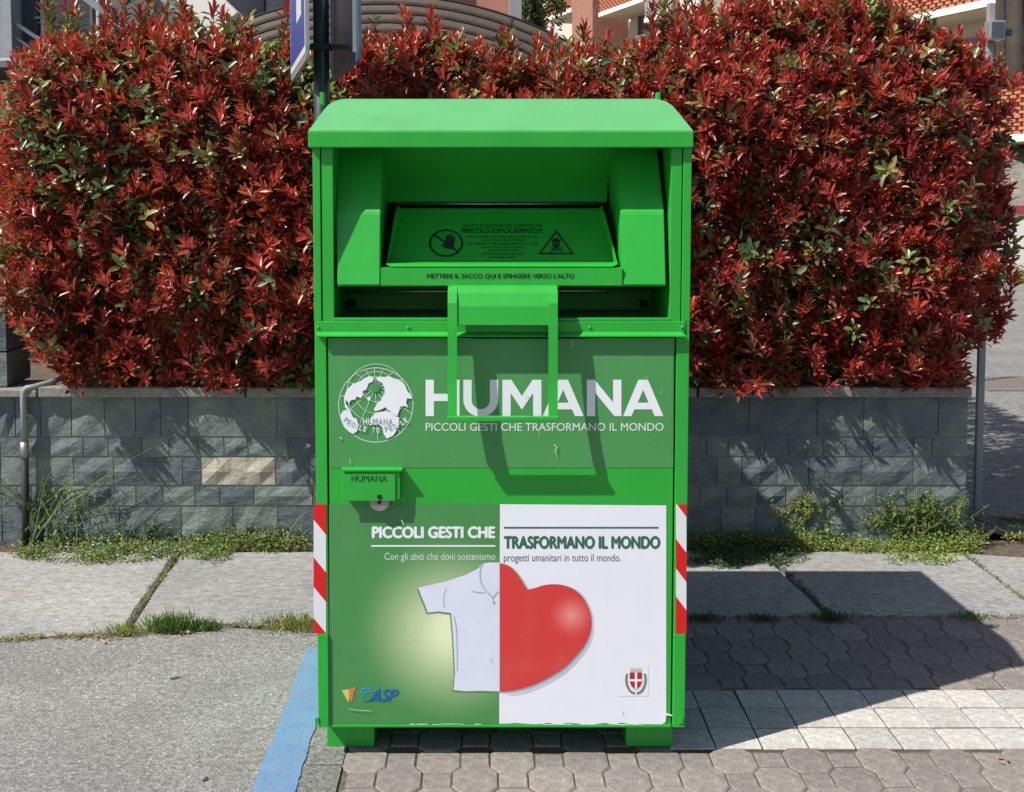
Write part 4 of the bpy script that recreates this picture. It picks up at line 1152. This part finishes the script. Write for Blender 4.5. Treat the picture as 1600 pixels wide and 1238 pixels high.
weeds('ground_weeds', 'green ground-covering weeds with tiny pale flowers along the left wall foot', [
    herb_mesh('w', left, 170, .013, 0, GC + YG[:1] + DG[:1], .1), herb_mesh('w', strip(380, 470, 838, 860, 14, .09, .06), 60, .012, 0, DRY + GC[:1], .1),
    herb_mesh('w', strip(60, 330, 838, 876, 50, .09, .08), 14, .0075, 0, [(.55, .62, .72), (.62, .66, .70)], .1, .9),
    herb_mesh('w', strip(0, 60, 845, 862, 10, .02, .07), 30, .012, 0, DRY, .1)])
right = strip(1075, 1300, 838, 860, 70, .11, .085) + strip(1330, 1520, 835, 864, 90, .085, .08) + strip(1400, 1490, 850, 880, 24, .04, .07)
weeds('ground_weeds', 'leafy weeds running along the right wall foot beside the bin', [
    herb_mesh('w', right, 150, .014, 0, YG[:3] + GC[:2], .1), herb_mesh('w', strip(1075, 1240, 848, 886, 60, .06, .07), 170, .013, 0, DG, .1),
    herb_mesh('w', strip(1080, 1210, 836, 842, 34, .20, .06), 60, .010, 0, [(.28, .27, .17), (.2, .22, .1), (.16, .19, .07)], .1)])
weeds('ground_weeds', 'sparse weeds along the foot of the wall hidden behind the bin', [herb_mesh('w', strip(500, 1070, 838, 856, 40, .05, .07), 60, .013, 0, GC, .1)])
# taller single plants
def plant(name, label, px, py, hgt, wid, cols, nst, leafl, cat='weed', dense=1.0):
    X_, Y_ = gr(px, py); root = empty(name, (X_, Y_, 0), label, cat)
    bm = bmesh.new(); O, Dd, Ls, Ts = [], [], [], []
    for k in range(nst):
        bx = X_ + RNG.normal(0, wid*.25); by = Y_ + RNG.normal(0, wid*.12); h_ = hgt*RNG.uniform(.5, 1.05)
        ex = bx + RNG.normal(0, wid*.5); ey = min(by + RNG.normal(-.02, .05), WY - .03)
        pts = [Vector((bx, by, -.005)), Vector((bx*.6 + ex*.4 + RNG.normal(0, .01), by*.5 + ey*.5, h_*.5)), Vector((ex, ey, h_))]
        tube(bm, pts, [.0028, .002, .001], 4)
        m = int(18*dense*h_/.2) + 4
        for j in range(m):
            f = RNG.uniform(.1, 1.0); p = pts[0].lerp(pts[1], f*2) if f < .5 else pts[1].lerp(pts[2], f*2 - 1)
            O.append(p[:]); Dd.append(unit(RNG.normal(0, 1, 3) + np.array([0, -.2, .35]))); Ls.append(leafl*RNG.uniform(.5, 1.3)*(1.2 - .6*f)); Ts.append(np.array(cols[RNG.integers(0, len(cols))])*RNG.uniform(.7, 1.3))
    build('stem', bm, plain('stem_green', (.12, .16, .05)), root)
    O, Dd, Ls, Ts = map(np.array, (O, Dd, Ls, Ts))
    V, Fc, C = leaf_arrays(O, Dd, unit(RNG.normal(0, .5, O.shape) + np.array([0, 0, 1])), Ls, Ls*.28, np.full(len(Ls), .3), Ts, .1)
    tag(link_mesh('leaves', np_mesh('leaves', V, Fc, C), M['herb'], root), kind='stuff')
    return root
plant('weed_plant', 'bright yellow-green bushy weed against the right part of the wall', 1252, 842, .27, .20, YG, 44, .030, dense=2.4)
plant('weed_plant', 'narrow upright green weed left of the tallest weed at the right wall', 1385, 846, .21, .16, YG[:3], 30, .028, dense=2.2)
plant('weed_plant', 'tall dark-topped green weed in the shade near the wall end', 1438, 848, .29, .26, GC + YG[:1], 50, .030, dense=2.2)
plant('weed_plant', 'low bright green weed at the foot of the lamp post', 1500, 850, .12, .16, YG[:3], 14, .024, dense=1.8)
plant('weed_plant', 'grass-green weed patch at the right edge beyond the wall end', 1590, 838, .07, .16, YG[:2], 14, .024, dense=3)
plant('weed_plant', 'dark straggling weed at the kerb just right of the lamp post', 1560, 808, .10, .3, DG, 16, .02, dense=1.6)
plant('weed_plant', 'tall sprawling weed just right of the drain pipe', 95, 848, .36, .46, GC, 36, .030, dense=1.3)
plant('weed_plant', 'small upright weed in the left weed bed below the middle of the wall', 235, 850, .16, .12, GC, 12, .022, dense=1.6)
plant('weed_plant', 'dry brownish weed near the left corner of the bin', 400, 850, .15, .28, DRY + GC[:1], 18, .018, dense=1.4)
# long grass stems crossing the wall at the left
root = empty('tall_grass', (gr(110, 852)[0], gr(110, 852)[1], 0), 'long pale green grass stems leaning across the left of the wall', 'grass')
for (x0, y0, x1, y1) in ((66, 860, 240, 690), (60, 840, 215, 735), (120, 850, 110, 690), (50, 860, 90, 715), (70, 835, 180, 700), (95, 860, 60, 770), (75, 820, 170, 770), (5, 800, 35, 870), (450, 850, 490, 790), (140, 850, 95, 745)):
    a = at(x0, y0, 2.0); b = at(x1, y1, 2.05); a = (a[0], max(a[1], .0))
    sg = [];  sag = random.uniform(.04, .10)
    for k in range(9):
        t = k/8; sg.append((a[0] + (b[0]-a[0])*t**1.25 + .008*sin(t*7 + x0), 1.98 + .07*t, a[1] + (b[1]-a[1])*t + sag*sin(pi*t)*.8 - .03*t**3))
    build('grass_stem', tubes((sg, [.0022 - .0002*k for k in range(9)]), seg=5), plain('straw_green', (.22, .27, .12)), root)
# tufts and joint greenery
def tuft(label, px, py, n, h, rad, cols=GC, name='grass_tuft'):
    X_, Y_ = gr(px, py); V, Fc, C = blades(0, 0, n, h, rad, cols, .0045)
    o = link_mesh(name, np_mesh(name, V, Fc, C), M['herb']); o.location = (X_, Y_, 0); tag(o, label, 'grass', kind='stuff'); return o
TG = [(.10, .19, .04), (.14, .24, .05), (.07, .13, .03)]
tuft('dense green grass tuft in the joint before the left slabs', 268, 986, 520, .075, .045, TG)
tuft('smaller bright grass tuft right of the dense one in the asphalt joint', 322, 984, 260, .05, .028, TG)
tuft('thin seedy grass tuft at the left end of the joint tufts', 200, 990, 160, .05, .05, YG)
tuft('brownish grass patch beside the lower left edge of the bin', 462, 982, 420, .06, .07, DRY[:1] + YG[:2] + GC[:1])
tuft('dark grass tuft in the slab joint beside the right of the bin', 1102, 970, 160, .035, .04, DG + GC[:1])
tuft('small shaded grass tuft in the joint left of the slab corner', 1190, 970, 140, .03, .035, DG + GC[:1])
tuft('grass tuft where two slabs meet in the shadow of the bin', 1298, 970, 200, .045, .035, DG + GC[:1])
tuft('small grass tuft at the edge of the shadow on the joint', 1520, 966, 120, .03, .04, GC)
def line_green(label, pts, n, wdt, cols, size=.009, hgt=.012):
    cs = []
    for _ in range(n):
        k = RNG.integers(0, len(pts)-1); f = RNG.random(); a, b = pts[k], pts[k+1]
        X_, Y_ = gr(a[0] + (b[0]-a[0])*f, a[1] + (b[1]-a[1])*f); cs.append((X_ + RNG.normal(0, wdt*.4), Y_ + RNG.normal(0, wdt*.3), hgt*RNG.uniform(.5, 1.4), wdt*RNG.uniform(.6, 1.4)))
    V, Fc, C = herb_mesh('m', cs, 260, size, 0, cols, .1)
    tag(link_mesh('joint_moss', np_mesh('joint_moss', V, Fc, C), M['herb']), label, 'moss', kind='stuff')
line_green('moss and small weeds in the diagonal joint between left slabs', [(284, 862), (262, 890), (235, 925), (207, 972)], 110, .016, GC + DRY[:2])
line_green('green and dry growth along the edge between asphalt and left slabs', [(0, 1001), (110, 997), (200, 992), (300, 984), (380, 978), (490, 985)], 150, .022, YG[:3] + DRY)
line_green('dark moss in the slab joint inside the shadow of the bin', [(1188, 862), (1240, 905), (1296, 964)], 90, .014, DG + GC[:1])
line_green('thin moss along the far edge of the pavers', [(1075, 966), (1300, 966), (1600, 966)], 120, .012, DG + DRY[:1], .007)
line_green('moss in the rightmost slab joint', [(1500, 862), (1550, 900), (1598, 938)], 60, .012, YG[:2] + GC[:2])
# tiny tufts in the paver joints
cs = []
for _ in range(300):
    p = pav[RNG.integers(0, len(pav))]
    if in_frame(p[1], p[2]): cs.append((p[1] + AA*RNG.choice([-1, 1]), p[2] + RNG.normal(0, .03), .005, .006))
V, Fc, C = herb_mesh('m', cs, 300, .004, 0, DRY + GC[:1], .1)
tag(link_mesh('joint_moss', np_mesh('joint_moss', V, Fc, C), M['herb']), 'specks of dry moss between the grey pavers', 'moss', kind='stuff')
# litter
def litter(label, pts, sz, cols, n):
    O, Dd, Ls, Ts = [], [], [], []
    for _ in range(n):
        k = pts[RNG.integers(0, len(pts))]; X_, Y_ = gr(k[0] + RNG.normal(0, k[2]), k[1] + RNG.normal(0, k[3])); O.append((X_, Y_, .006 + RNG.random()*.006)); Dd.append(unit(np.array([RNG.normal(), RNG.normal(), .15*RNG.normal()]))); Ls.append(sz*RNG.uniform(.5, 1.4)); Ts.append(np.array(cols[RNG.integers(0, len(cols))])*RNG.uniform(.7, 1.3))
    O, Dd, Ls, Ts = map(np.array, (O, Dd, Ls, Ts))
    V, Fc, C = leaf_arrays(O, Dd, unit(RNG.normal(0, .25, O.shape) + np.array([0, 0, 1])), Ls, Ls*.35, np.full(len(Ls), .2), Ts, .15)
    tag(link_mesh('leaf_litter', np_mesh('leaf_litter', V, Fc, C), M['herb']), label, 'dry leaves', kind='stuff')
litter('dry brown leaves lying along the left joint and wall foot', [(145, 998, 18, 2), (285, 991, 15, 2), (120, 996, 40, 3), (470, 850, 12, 3), (20, 868, 20, 4)], .03, [(.35, .22, .14), (.26, .15, .09), (.42, .33, .24)], 90)
litter('dry brown leaves lying beyond the right end of the wall', [(1560, 812, 25, 6), (1540, 838, 25, 5)], .035, [(.35, .26, .18), (.28, .2, .14), (.4, .36, .3)], 90)
litter('crumbs of dead leaves scattered over the slabs and asphalt', [(800, 930, 500, 40), (250, 1100, 180, 90), (1350, 1200, 180, 40)], .008, [(.30, .22, .15), (.18, .14, .1)], 160)
for (x, y, L0, a, lab) in ((274, 1061, .018, .4, 'short brown twig lying on the grey asphalt'), (320, 1220, .010, .9, 'small dark pebble-like stub near the blue line')):
    X_, Y_ = gr(x, y)
    o = build('twig', tubes(([(X_ - L0*cos(a), Y_ - L0*sin(a), .006), (X_, Y_, .008), (X_ + L0*cos(a), Y_ + L0*sin(a), .006)], [.004, .005, .003]), seg=6), M['drygrass']); tag(o, lab, 'twig')
X_, Y_ = gr(1568, 1192)
cu = [(X_ + .016*cos(a), Y_ + .016*sin(a), .006) for a in [k*.5 for k in range(10)]]
tag(build('twig', tubes((cu, .003), seg=6), M['drygrass']), 'curled dry twig on the pavers at the lower right', 'twig')

# ================================================================== BACKGROUND LEFT: building, canopy, awning
bl = empty('office_building', (-5, 9, 0), 'grey and beige building with large windows behind the left of the hedge', 'building')
Yb = 8.5
def bq(x, y, Y=Yb): return at(x, y, Y)
def prect(name, mat, x0, y0, x1, y1, Y, th, par, bev=.004):
    X0, Z1 = at(x0, y0, Y); X1, Z0 = at(x1, y1, Y)
    return build(name, boxes((X0, X1, Y, Y + th, Z0, Z1), bev=bev), mat, par)
X0 = bq(-1100, 0)[0]; X1 = bq(343, 0)[0]
build('wall', boxes((X0, X1 - .2, Yb + .4, Yb + 6, -.04, 7.5), bev=.01), M['render_grey'], bl)
prect('column', M['render_grey'], -60, -260, 24, 303, Yb, .35, bl)
prect('downpipe', M['alu'], 10, -260, 14, 303, Yb - .06, .05, bl)
for (xa, xb) in ((28, 64), (66, 150), (152, 235), (237, 330)):
    wdw = prect('window', M['glass'] if xa < 60 else M['glass_beige'], xa + 2, -120, xb - 2, 200, Yb + .3, .05, bl)
    prect('window_frame', M['white_metal'], xa - 1, -120, xa + 1.6, 200, Yb + .24, .06, wdw)
    prect('window_frame', M['white_metal'], xa + 1.7, 92, xb - 1.2, 96, Yb + .24, .06, wdw)
def beam(name, mat, p, q_, wd, Y, th, par):
    a, b = at(*p, Y), at(*q_, Y); d = Vector((b[0]-a[0], 0, b[1]-a[1])).normalized(); s = Vector((-d.z, 0, d.x))*wd/2
    bm = bmesh.new(); A_v, B_v = Vector((a[0], Y, a[1])), Vector((b[0], Y, b[1]))
    prism(bm, [A_v + s, B_v + s, B_v - s, A_v - s], (0, th, 0)); return build(name, bm, mat, par)
beam('stair_rail', M['white_metal'], (26, 38), (90, 82), .035, Yb + .05, .05, bl)
beam('stair_rail', M['white_metal'], (26, 60), (60, 84), .02, Yb + .05, .05, bl)
beam('stair_beam', M['render_grey'], (110, -20), (200, 48), .06, Yb + .0, .12, bl)
beam('stair_beam', M['alu'], (225, -30), (335, 78), .05, Yb - .3, .08, bl)
beam('stair_side', M['render_white'], (262, -50), (352, 38), .34, Yb - .2, .3, bl)
prect('corner_column', M['render_grey'], 330, -260, 343, 303, Yb, .3, bl)
prect('downpipe', simple('teal_pipe', (.01, .16, .17), .4), 343, -260, 349, 14, Yb + .1, .06, bl)
can = empty('flat_canopy', (-4.6, 7.2, 0), 'flat canopy with white metal edge over a dark opening behind the left hedge end', 'canopy')
prect('canopy_edge', M['white_metal'], -160, 91, 60, 96, 6.4, .06, can)
prect('canopy_edge', M['alu'], -160, 96.3, 62, 105, 6.42, .05, can)
Xa, Xb = at(-160, 100, 6.5)[0], at(60, 100, 6.5)[0]; zc = at(0, 104, 6.5)[1]
build('canopy_deck', boxes((Xa, Xb, 6.52, 8.6, zc, zc + .05), bev=0), M['rubber'], can)
build('canopy_back', boxes((Xa, Xb, 8.0, 8.1, -.04, zc - .002), bev=0), M['rubber'], can)
for k in (Xa + .1, Xb - .1): build('canopy_leg', boxes((k - .03, k + .03, 6.5, 6.56, -.04, zc), bev=.003), M['rubber'], can)

bc = empty('rear_building', (-2, 13, 0), 'salmon and beige building seen behind the arched awning', 'building')
Yc = 12.0
Xa, Xb = at(348, 0, Yc)[0], at(815, 0, Yc)[0]
build('wall', boxes((Xa, Xb - .15, Yc + .3, Yc + 6, -.04, 8.0), bev=.01), M['render_salmon'], bc)
prect('beige_panel', M['render_beige'], 348, -200, 400, 180, Yc, .29, bc)
prect('corner_pillar', M['render_salmon'], 401, -200, 411, 180, Yc - .1, .35, bc)
wd_ = prect('window', M['render_white'], 412, -120, 700, 28, Yc + .1, .15, bc)
for x in range(412, 700, 36): prect('window_frame', M['frame'], x, -120, x + 3, 28, Yc + .02, .07, wd_)
prect('corner_pillar', M['render_grey'], 796, -200, 815, 180, Yc - .1, .35, bc)

aw = empty('arched_awning', (-1, 8, 0), 'brown fabric arched awning with dark ribs behind the middle of the hedge', 'awning')
k_ = 11.0/F; acx = (600 - XP)*k_; Ra = 3.8; zt_ = H + 306*k_; zcn = zt_ - Ra
NA = 9
def arc(i, dr=0.0):
    R_ = Ra - .098*i + dr; Yi = 7.45 - .10*i
    pts = []
    for t in np.linspace(-.62, .66, 25):
        pts.append((acx + R_*sin(t)*.98, Yi, zcn + R_*cos(t)))
    return pts
for i in range(NA - 1):
    a, b = arc(i), arc(i + 1)
    mid = [((p[0]+q_[0])/2, (p[1]+q_[1])/2 - .012, (p[2]+q_[2])/2 + .006) for p, q_ in zip(a, b)]
    build('fabric_panel', sheet(bmesh.new(), [a, mid, b], (0, .004, 0)), M['canvas'], aw, True)
for i in range(NA):
    build('awning_rib', tubes(([(x, y - .012, z) for x, y, z in arc(i)], .011), seg=6), M['canvas_line'], aw, True)
for t in (-.1, .33):
    build('awning_seam', tubes(([(acx + (Ra - .098*i + .008)*sin(t)*.98, 7.44 - .10*i - .01, zcn + (Ra - .098*i + .008)*cos(t)) for i in range(NA)], .004), seg=5), M['canvas_line'], aw)
a = arc(0); build('roof_fabric', sheet(bmesh.new(), [[(x, 7.46, z) for x, y, z in a], [(x, 11.5, z) for x, y, z in a]], (0, 0, -.004)), M['canvas'], aw, True)
for t in (a[0], a[-1]):
    build('awning_post', boxes((t[0] - .04, t[0] + .04, 7.36, 7.44, -.04, t[2] - .02), bev=.004), M['rubber'], aw)

# ================================================================== far tree
def tree(label, X, Y, z0, hgt, rad, n, cols, group=None):
    root = empty('tree', (X, Y, z0), label, 'tree', group)
    bm = bmesh.new(); tube(bm, [(X, Y, z0), (X + .1, Y, z0 + hgt*.45), (X - .1, Y, z0 + hgt*.9)], [rad*.09, rad*.06, .03], 10)
    for k in range(14):
        a = RNG.random()*6.28; zz = z0 + hgt*RNG.uniform(.35, .75); r_ = rad*RNG.uniform(.5, .85)
        tube(bm, [(X, Y, zz), (X + r_*.5*cos(a), Y + r_*.5*sin(a), zz + hgt*.08), (X + r_*cos(a), Y + r_*sin(a), zz + hgt*.2)], [.06, .04, .015], 6)
    build('trunk', bm, M['bark'], root)
    nb = 60; cen = unit(RNG.normal(0, 1, (nb, 3))) * RNG.uniform(.35, 1, (nb, 1))
    c = cen[RNG.integers(0, nb, n)]; p = c + RNG.normal(0, .11, (n, 3))
    O = np.array([X, Y, z0 + hgt*.66]) + p * np.array([rad, rad, hgt*.36])
    ln = RNG.uniform(.09, .2, n)
    V, Fc, C = leaf_arrays(O, unit(RNG.normal(0, 1, (n, 3))), unit(RNG.normal(0, 1, (n, 3)) + np.array([0, 0, .8])), ln, ln*.5, np.full(n, .1), np.array(cols)[RNG.integers(0, len(cols), n)]*RNG.uniform(.6, 1.4, (n, 1)), .1)
    tag(link_mesh('crown', np_mesh('crown', V, Fc, C), M['herb'], root), kind='stuff')
    return root
tree('large green tree standing between the two buildings', 1.25, 33, 0, 9.5, 1.35, 26000, [(.06, .10, .035), (.09, .14, .05), (.045, .075, .03)])

# ================================================================== BACKGROUND RIGHT: apartment block on a bank
K = 2.17
fd = Vector((-.33, 1, 0)).normalized(); P0 = Vector((5.2*K, 12*K - D0, 0)); fn = Vector((-fd.y, fd.x, 0))   # fn points to the viewer's left
zz = lambda v: H + v*K
ap = empty('apartment_block', (P0.x, P0.y, 3), 'apartment block with brick lattice balconies behind the right of the hedge', 'apartment building')
def fpt(t, out, z): p = P0 + fd*(t*K*1.053) + fn*out; return Vector((p.x, p.y, z))
def fbox(name, t0, t1, o0, o1, z0, z1, mat, par, bev=0):
    bm = bmesh.new(); prism(bm, [fpt(t0, o0, z0), fpt(t1, o0, z0), fpt(t1, o1, z0), fpt(t0, o1, z0)], (0, 0, z1 - z0))
    return build(name, bm, mat, par)
W0 = -1.2
fbox('wall', -4, 13.4, W0 - 8, W0, 1.2, 16, M['concrete_pale'], ap)
def lattice(name, t0, t1, out, z0, z1, par):
    """parapet of pierced brickwork: rows of short bricks with gaps, staggered"""
    bm = bmesh.new(); Lm = (t1 - t0)*K*1.053; nb = int(Lm/.26); nr = int((z1 - z0)/.085)
    for r in range(nr):
        for i in range(nb):
            a = (i + (.5 if r % 2 else 0)) / nb * (t1 - t0) + t0; b = a + .17/(K*1.053)
            if b > t1: b = t1
            z = z0 + r*.085
            prism(bm, [fpt(a, out, z), fpt(b, out, z), fpt(b, out - .10, z), fpt(a, out - .10, z)], (0, 0, .062))
    return tag(build(name, bm, M['brick'], par), kind='stuff')
def balcony(t0, t1, out, z, rail=1.0, soff=.16, kind='lat'):
    b = fbox('balcony', t0, t1, W0 + .02, out, z, z + soff, M['render_white'], ap)
    fbox('balcony_soffit', t0 + .02, t1 - .02, W0 + .03, out - .05, z - .03, z - .002, M['soffit'], b)
    if kind == 'lat':
        lattice('brick_lattice', t0, t1, out - .04, z + soff + .01, z + soff + rail, b)
        fbox('lattice_backing', t0, t1, out - .30, out - .25, z + soff + .01, z + soff + rail, M['pinkwall'], b)
        fbox('coping', t0, t1, out - .32, out, z + soff + rail + .01, z + soff + rail + .08, M['render_white'], b)
    else:
        bm = bmesh.new(); n = int((t1 - t0)*K/.12)
        for i in range(n + 1):
            p = fpt(t0 + (t1 - t0)*i/n, out - .05, z + soff); tube(bm, [p, p + Vector((0, 0, rail))], .012, 5)
        for h_ in (.08, rail): tube(bm, [fpt(t0, out - .05, z + soff + h_), fpt(t1, out - .05, z + soff + h_)], .02, 5)
        build('railing', bm, M['white_metal'], b)
    # end cheek of the balcony, facing the viewer
    fbox('balcony_cheek', t0 - .06, t0 - .002, W0 + .02, out, z, z + soff + (rail if kind == 'lat' else 0), M['pinkwall'], b)
    return b
zA = zz(288/1824*12)
balcony(-1.6, 2.8, .2, zA, 1.1)
balcony(-1.6, 2.8, .2, zA - 3.0, 1.1)
balcony(4.6, 5.9, .1, zA + .1, 1.0)
balcony(7.5, 9.2, .2, zz(3.16), 1.0)
balcony(10.3, 11.6, .3, zz(3.42), 1.0)
balcony(6.6, 7.45, .2, zz(2.8), .9, kind='rail')
balcony(4.4, 6.5, .2, zz(1.1), 1.0)
fbox('pillar', 9.3, 10.2, W0 + .02, .35, 1.2, 14, M['pinkwall'], ap)
fbox('pillar', 2.9, 3.3, W0 + .02, -.2, 1.2, 14, M['render_grey'], ap)
fbox('pillar', 6.1, 6.5, W0 + .02, -.3, 1.2, 14, M['concrete_pale'], ap)
for (t0, t1, z0, z1) in ((.1, 1.0, zA - 1.75, zA - .4), (1.25, 2.1, zA - 1.75, zA - .4), (-1.0, -.2, zA - 1.75, zA - .4), (4.7, 5.7, zA - 1.9, zA - .3), (4.9, 5.6, zA + 1.3, zA + 2.6), (7.8, 8.8, 7.8, 9.4), (.5, 1.8, zA + 1.2, zA + 2.8), (10.6, 11.3, 8.2, 9.6)):
    wn = fbox('window', t0, t1, W0 + .02, W0 + .06, z0, z1, M['glass'], ap)
    for t in (t0 - .04, (t0 + t1)/2 - .02, t1): fbox('window_frame', t, t + .04, W0 + .021, W0 + .12, z0, z1, M['frame'], wn)
    fbox('window_sill', t0 - .06, t1 + .06, W0 + .021, W0 + .2, z0 - .08, z0 - .002, M['render_white'], wn)
# bank, white wall with red rail, street edge
yw = 19.5
bm = bmesh.new()
prof_b = [(yw + .3, 1.30), (yw + 1.5, 1.9), (yw + 3.5, 3.0), (yw + 8, 3.3), (120, 3.4)]
rows = [[(x, y, z + .15*math.sin(x*.9 + y)) for x in np.linspace(3, 90, 40)] for y, z in prof_b]
sheet(bm, rows, (0, 0, -1.2)); tag(build('hill_bank', bm, M['bank']), kind='structure')
ww = empty('white_wall', (10, yw, 0), 'long white roadside wall with a red rail across the street', 'wall')
for i in range(9): build('wall_panel', boxes((3.2 + i*4, 3.2 + i*4 + 3.985, yw, yw + .25, -.04, 1.32), bev=.01), M['render_white'], ww)
build('red_rail', boxes((3.2, 39, yw - .05, yw + .12, 1.33, 1.50), bev=.01), M['redrail'], ww)
V, Fc, C = herb_mesh('v', [(RNG.uniform(6, 20), yw - RNG.uniform(.1, .5), RNG.uniform(.1, .45), .28) for _ in range(90)], 9, .07, 0, YG[:3] + DRY, .1)
tag(link_mesh('verge_grass', np_mesh('verge_grass', V, Fc, C), M['herb']), 'tangled verge plants at the foot of the white wall across the street', 'verge plants', kind='stuff')
# steel drain grate in the street
X0, Y0 = gr(1545, 611); X1, Y1 = gr(1640, 590)
dg = empty('drain_grate', (X0, Y0, 0), 'metal drain grate set in the street behind the wall end', 'drain grate')
build('grate_frame', boxes((X0, X1, Y0, Y0 + .05, -.02, .012), (X0, X1, Y1 - .05, Y1, -.02, .012), bev=.003), M['steel'], dg)
for i in range(18):
    x = X0 + (X1 - X0)*i/18; build('grate_bar', boxes((x, x + .03, Y0 + .051, Y1 - .051, -.02, .01), bev=.002), M['steel'], dg)

# lamp post and folded brown awning at the right edge
lp = empty('lamp_post', (2.6, 2.8, 0), 'thin grey post with a small box floodlight at the right end of the wall', 'lamp post')
Yl = 2.8; X_ = at(1527, 780, Yl)[0]; Z_ = at(1549, 20, Yl)[1]
build('post_shaft', boxes((X_ - .018, X_ + .018, Yl - .018, Yl + .018, -.04, Z_ + .05), bev=.005), M['post'], lp)
a, b = at(1538, 36, Yl), at(1558, 66, Yl)
hl_ = build('lamp_head', boxes((a[0] - .01, b[0], Yl - .10, Yl - .02, b[1], a[1]), bev=.006), M['alu'], lp)
build('lamp_glass', boxes((a[0] - .002, b[0] - .008, Yl - .104, Yl - .1015, b[1] + .01, a[1] - .01), bev=0), M['glass'], hl_)
a, b = at(1560, 46, Yl), at(1578, 60, Yl)
build('bracket', boxes((a[0], b[0], Yl - .03, Yl + .01, b[1] + .01, a[1]), bev=.003), M['rubber'], lp)
ra = empty('side_awning', (5.4, 6, 0), 'brown fabric awning hanging at the upper right corner behind the hedge', 'awning')
rows = []
for j, yy in enumerate((-40, 0, 40, 80, 110, 128, 140)):
    row = []
    for i in range(12):
        f = i/11; x = 1556 + f*150; Yr = 6.0 + .05*math.sin(i*1.7) + j*.02
        drop = -(f*150)**1.25*.09 if j == 6 else -(f*150)*.03*j
        row.append((at(x, yy, Yr)[0], Yr, at(x, yy + drop, Yr)[1]))
    rows.append(row)
build('fabric', sheet(bmesh.new(), rows, (0, .006, 0)), M['canvas'], ra, True)
build('fabric_hem', tubes(([(p[0], p[1] - .012, p[2]) for p in rows[-1]], .014), seg=6), M['canvas_line'], ra, True)
X_ = at(1700, 0, 6.05)[0]; build('awning_post', boxes((X_, X_ + .07, 6.1, 6.17, -.04, 3.6), bev=.004), M['rubber'], ra)
X_ = at(1280, 0, 6.05)[0]; build('awning_post', boxes((X_, X_ + .05, 6.15, 6.2, -.04, 3.6), bev=.004), M['rubber'], ra)
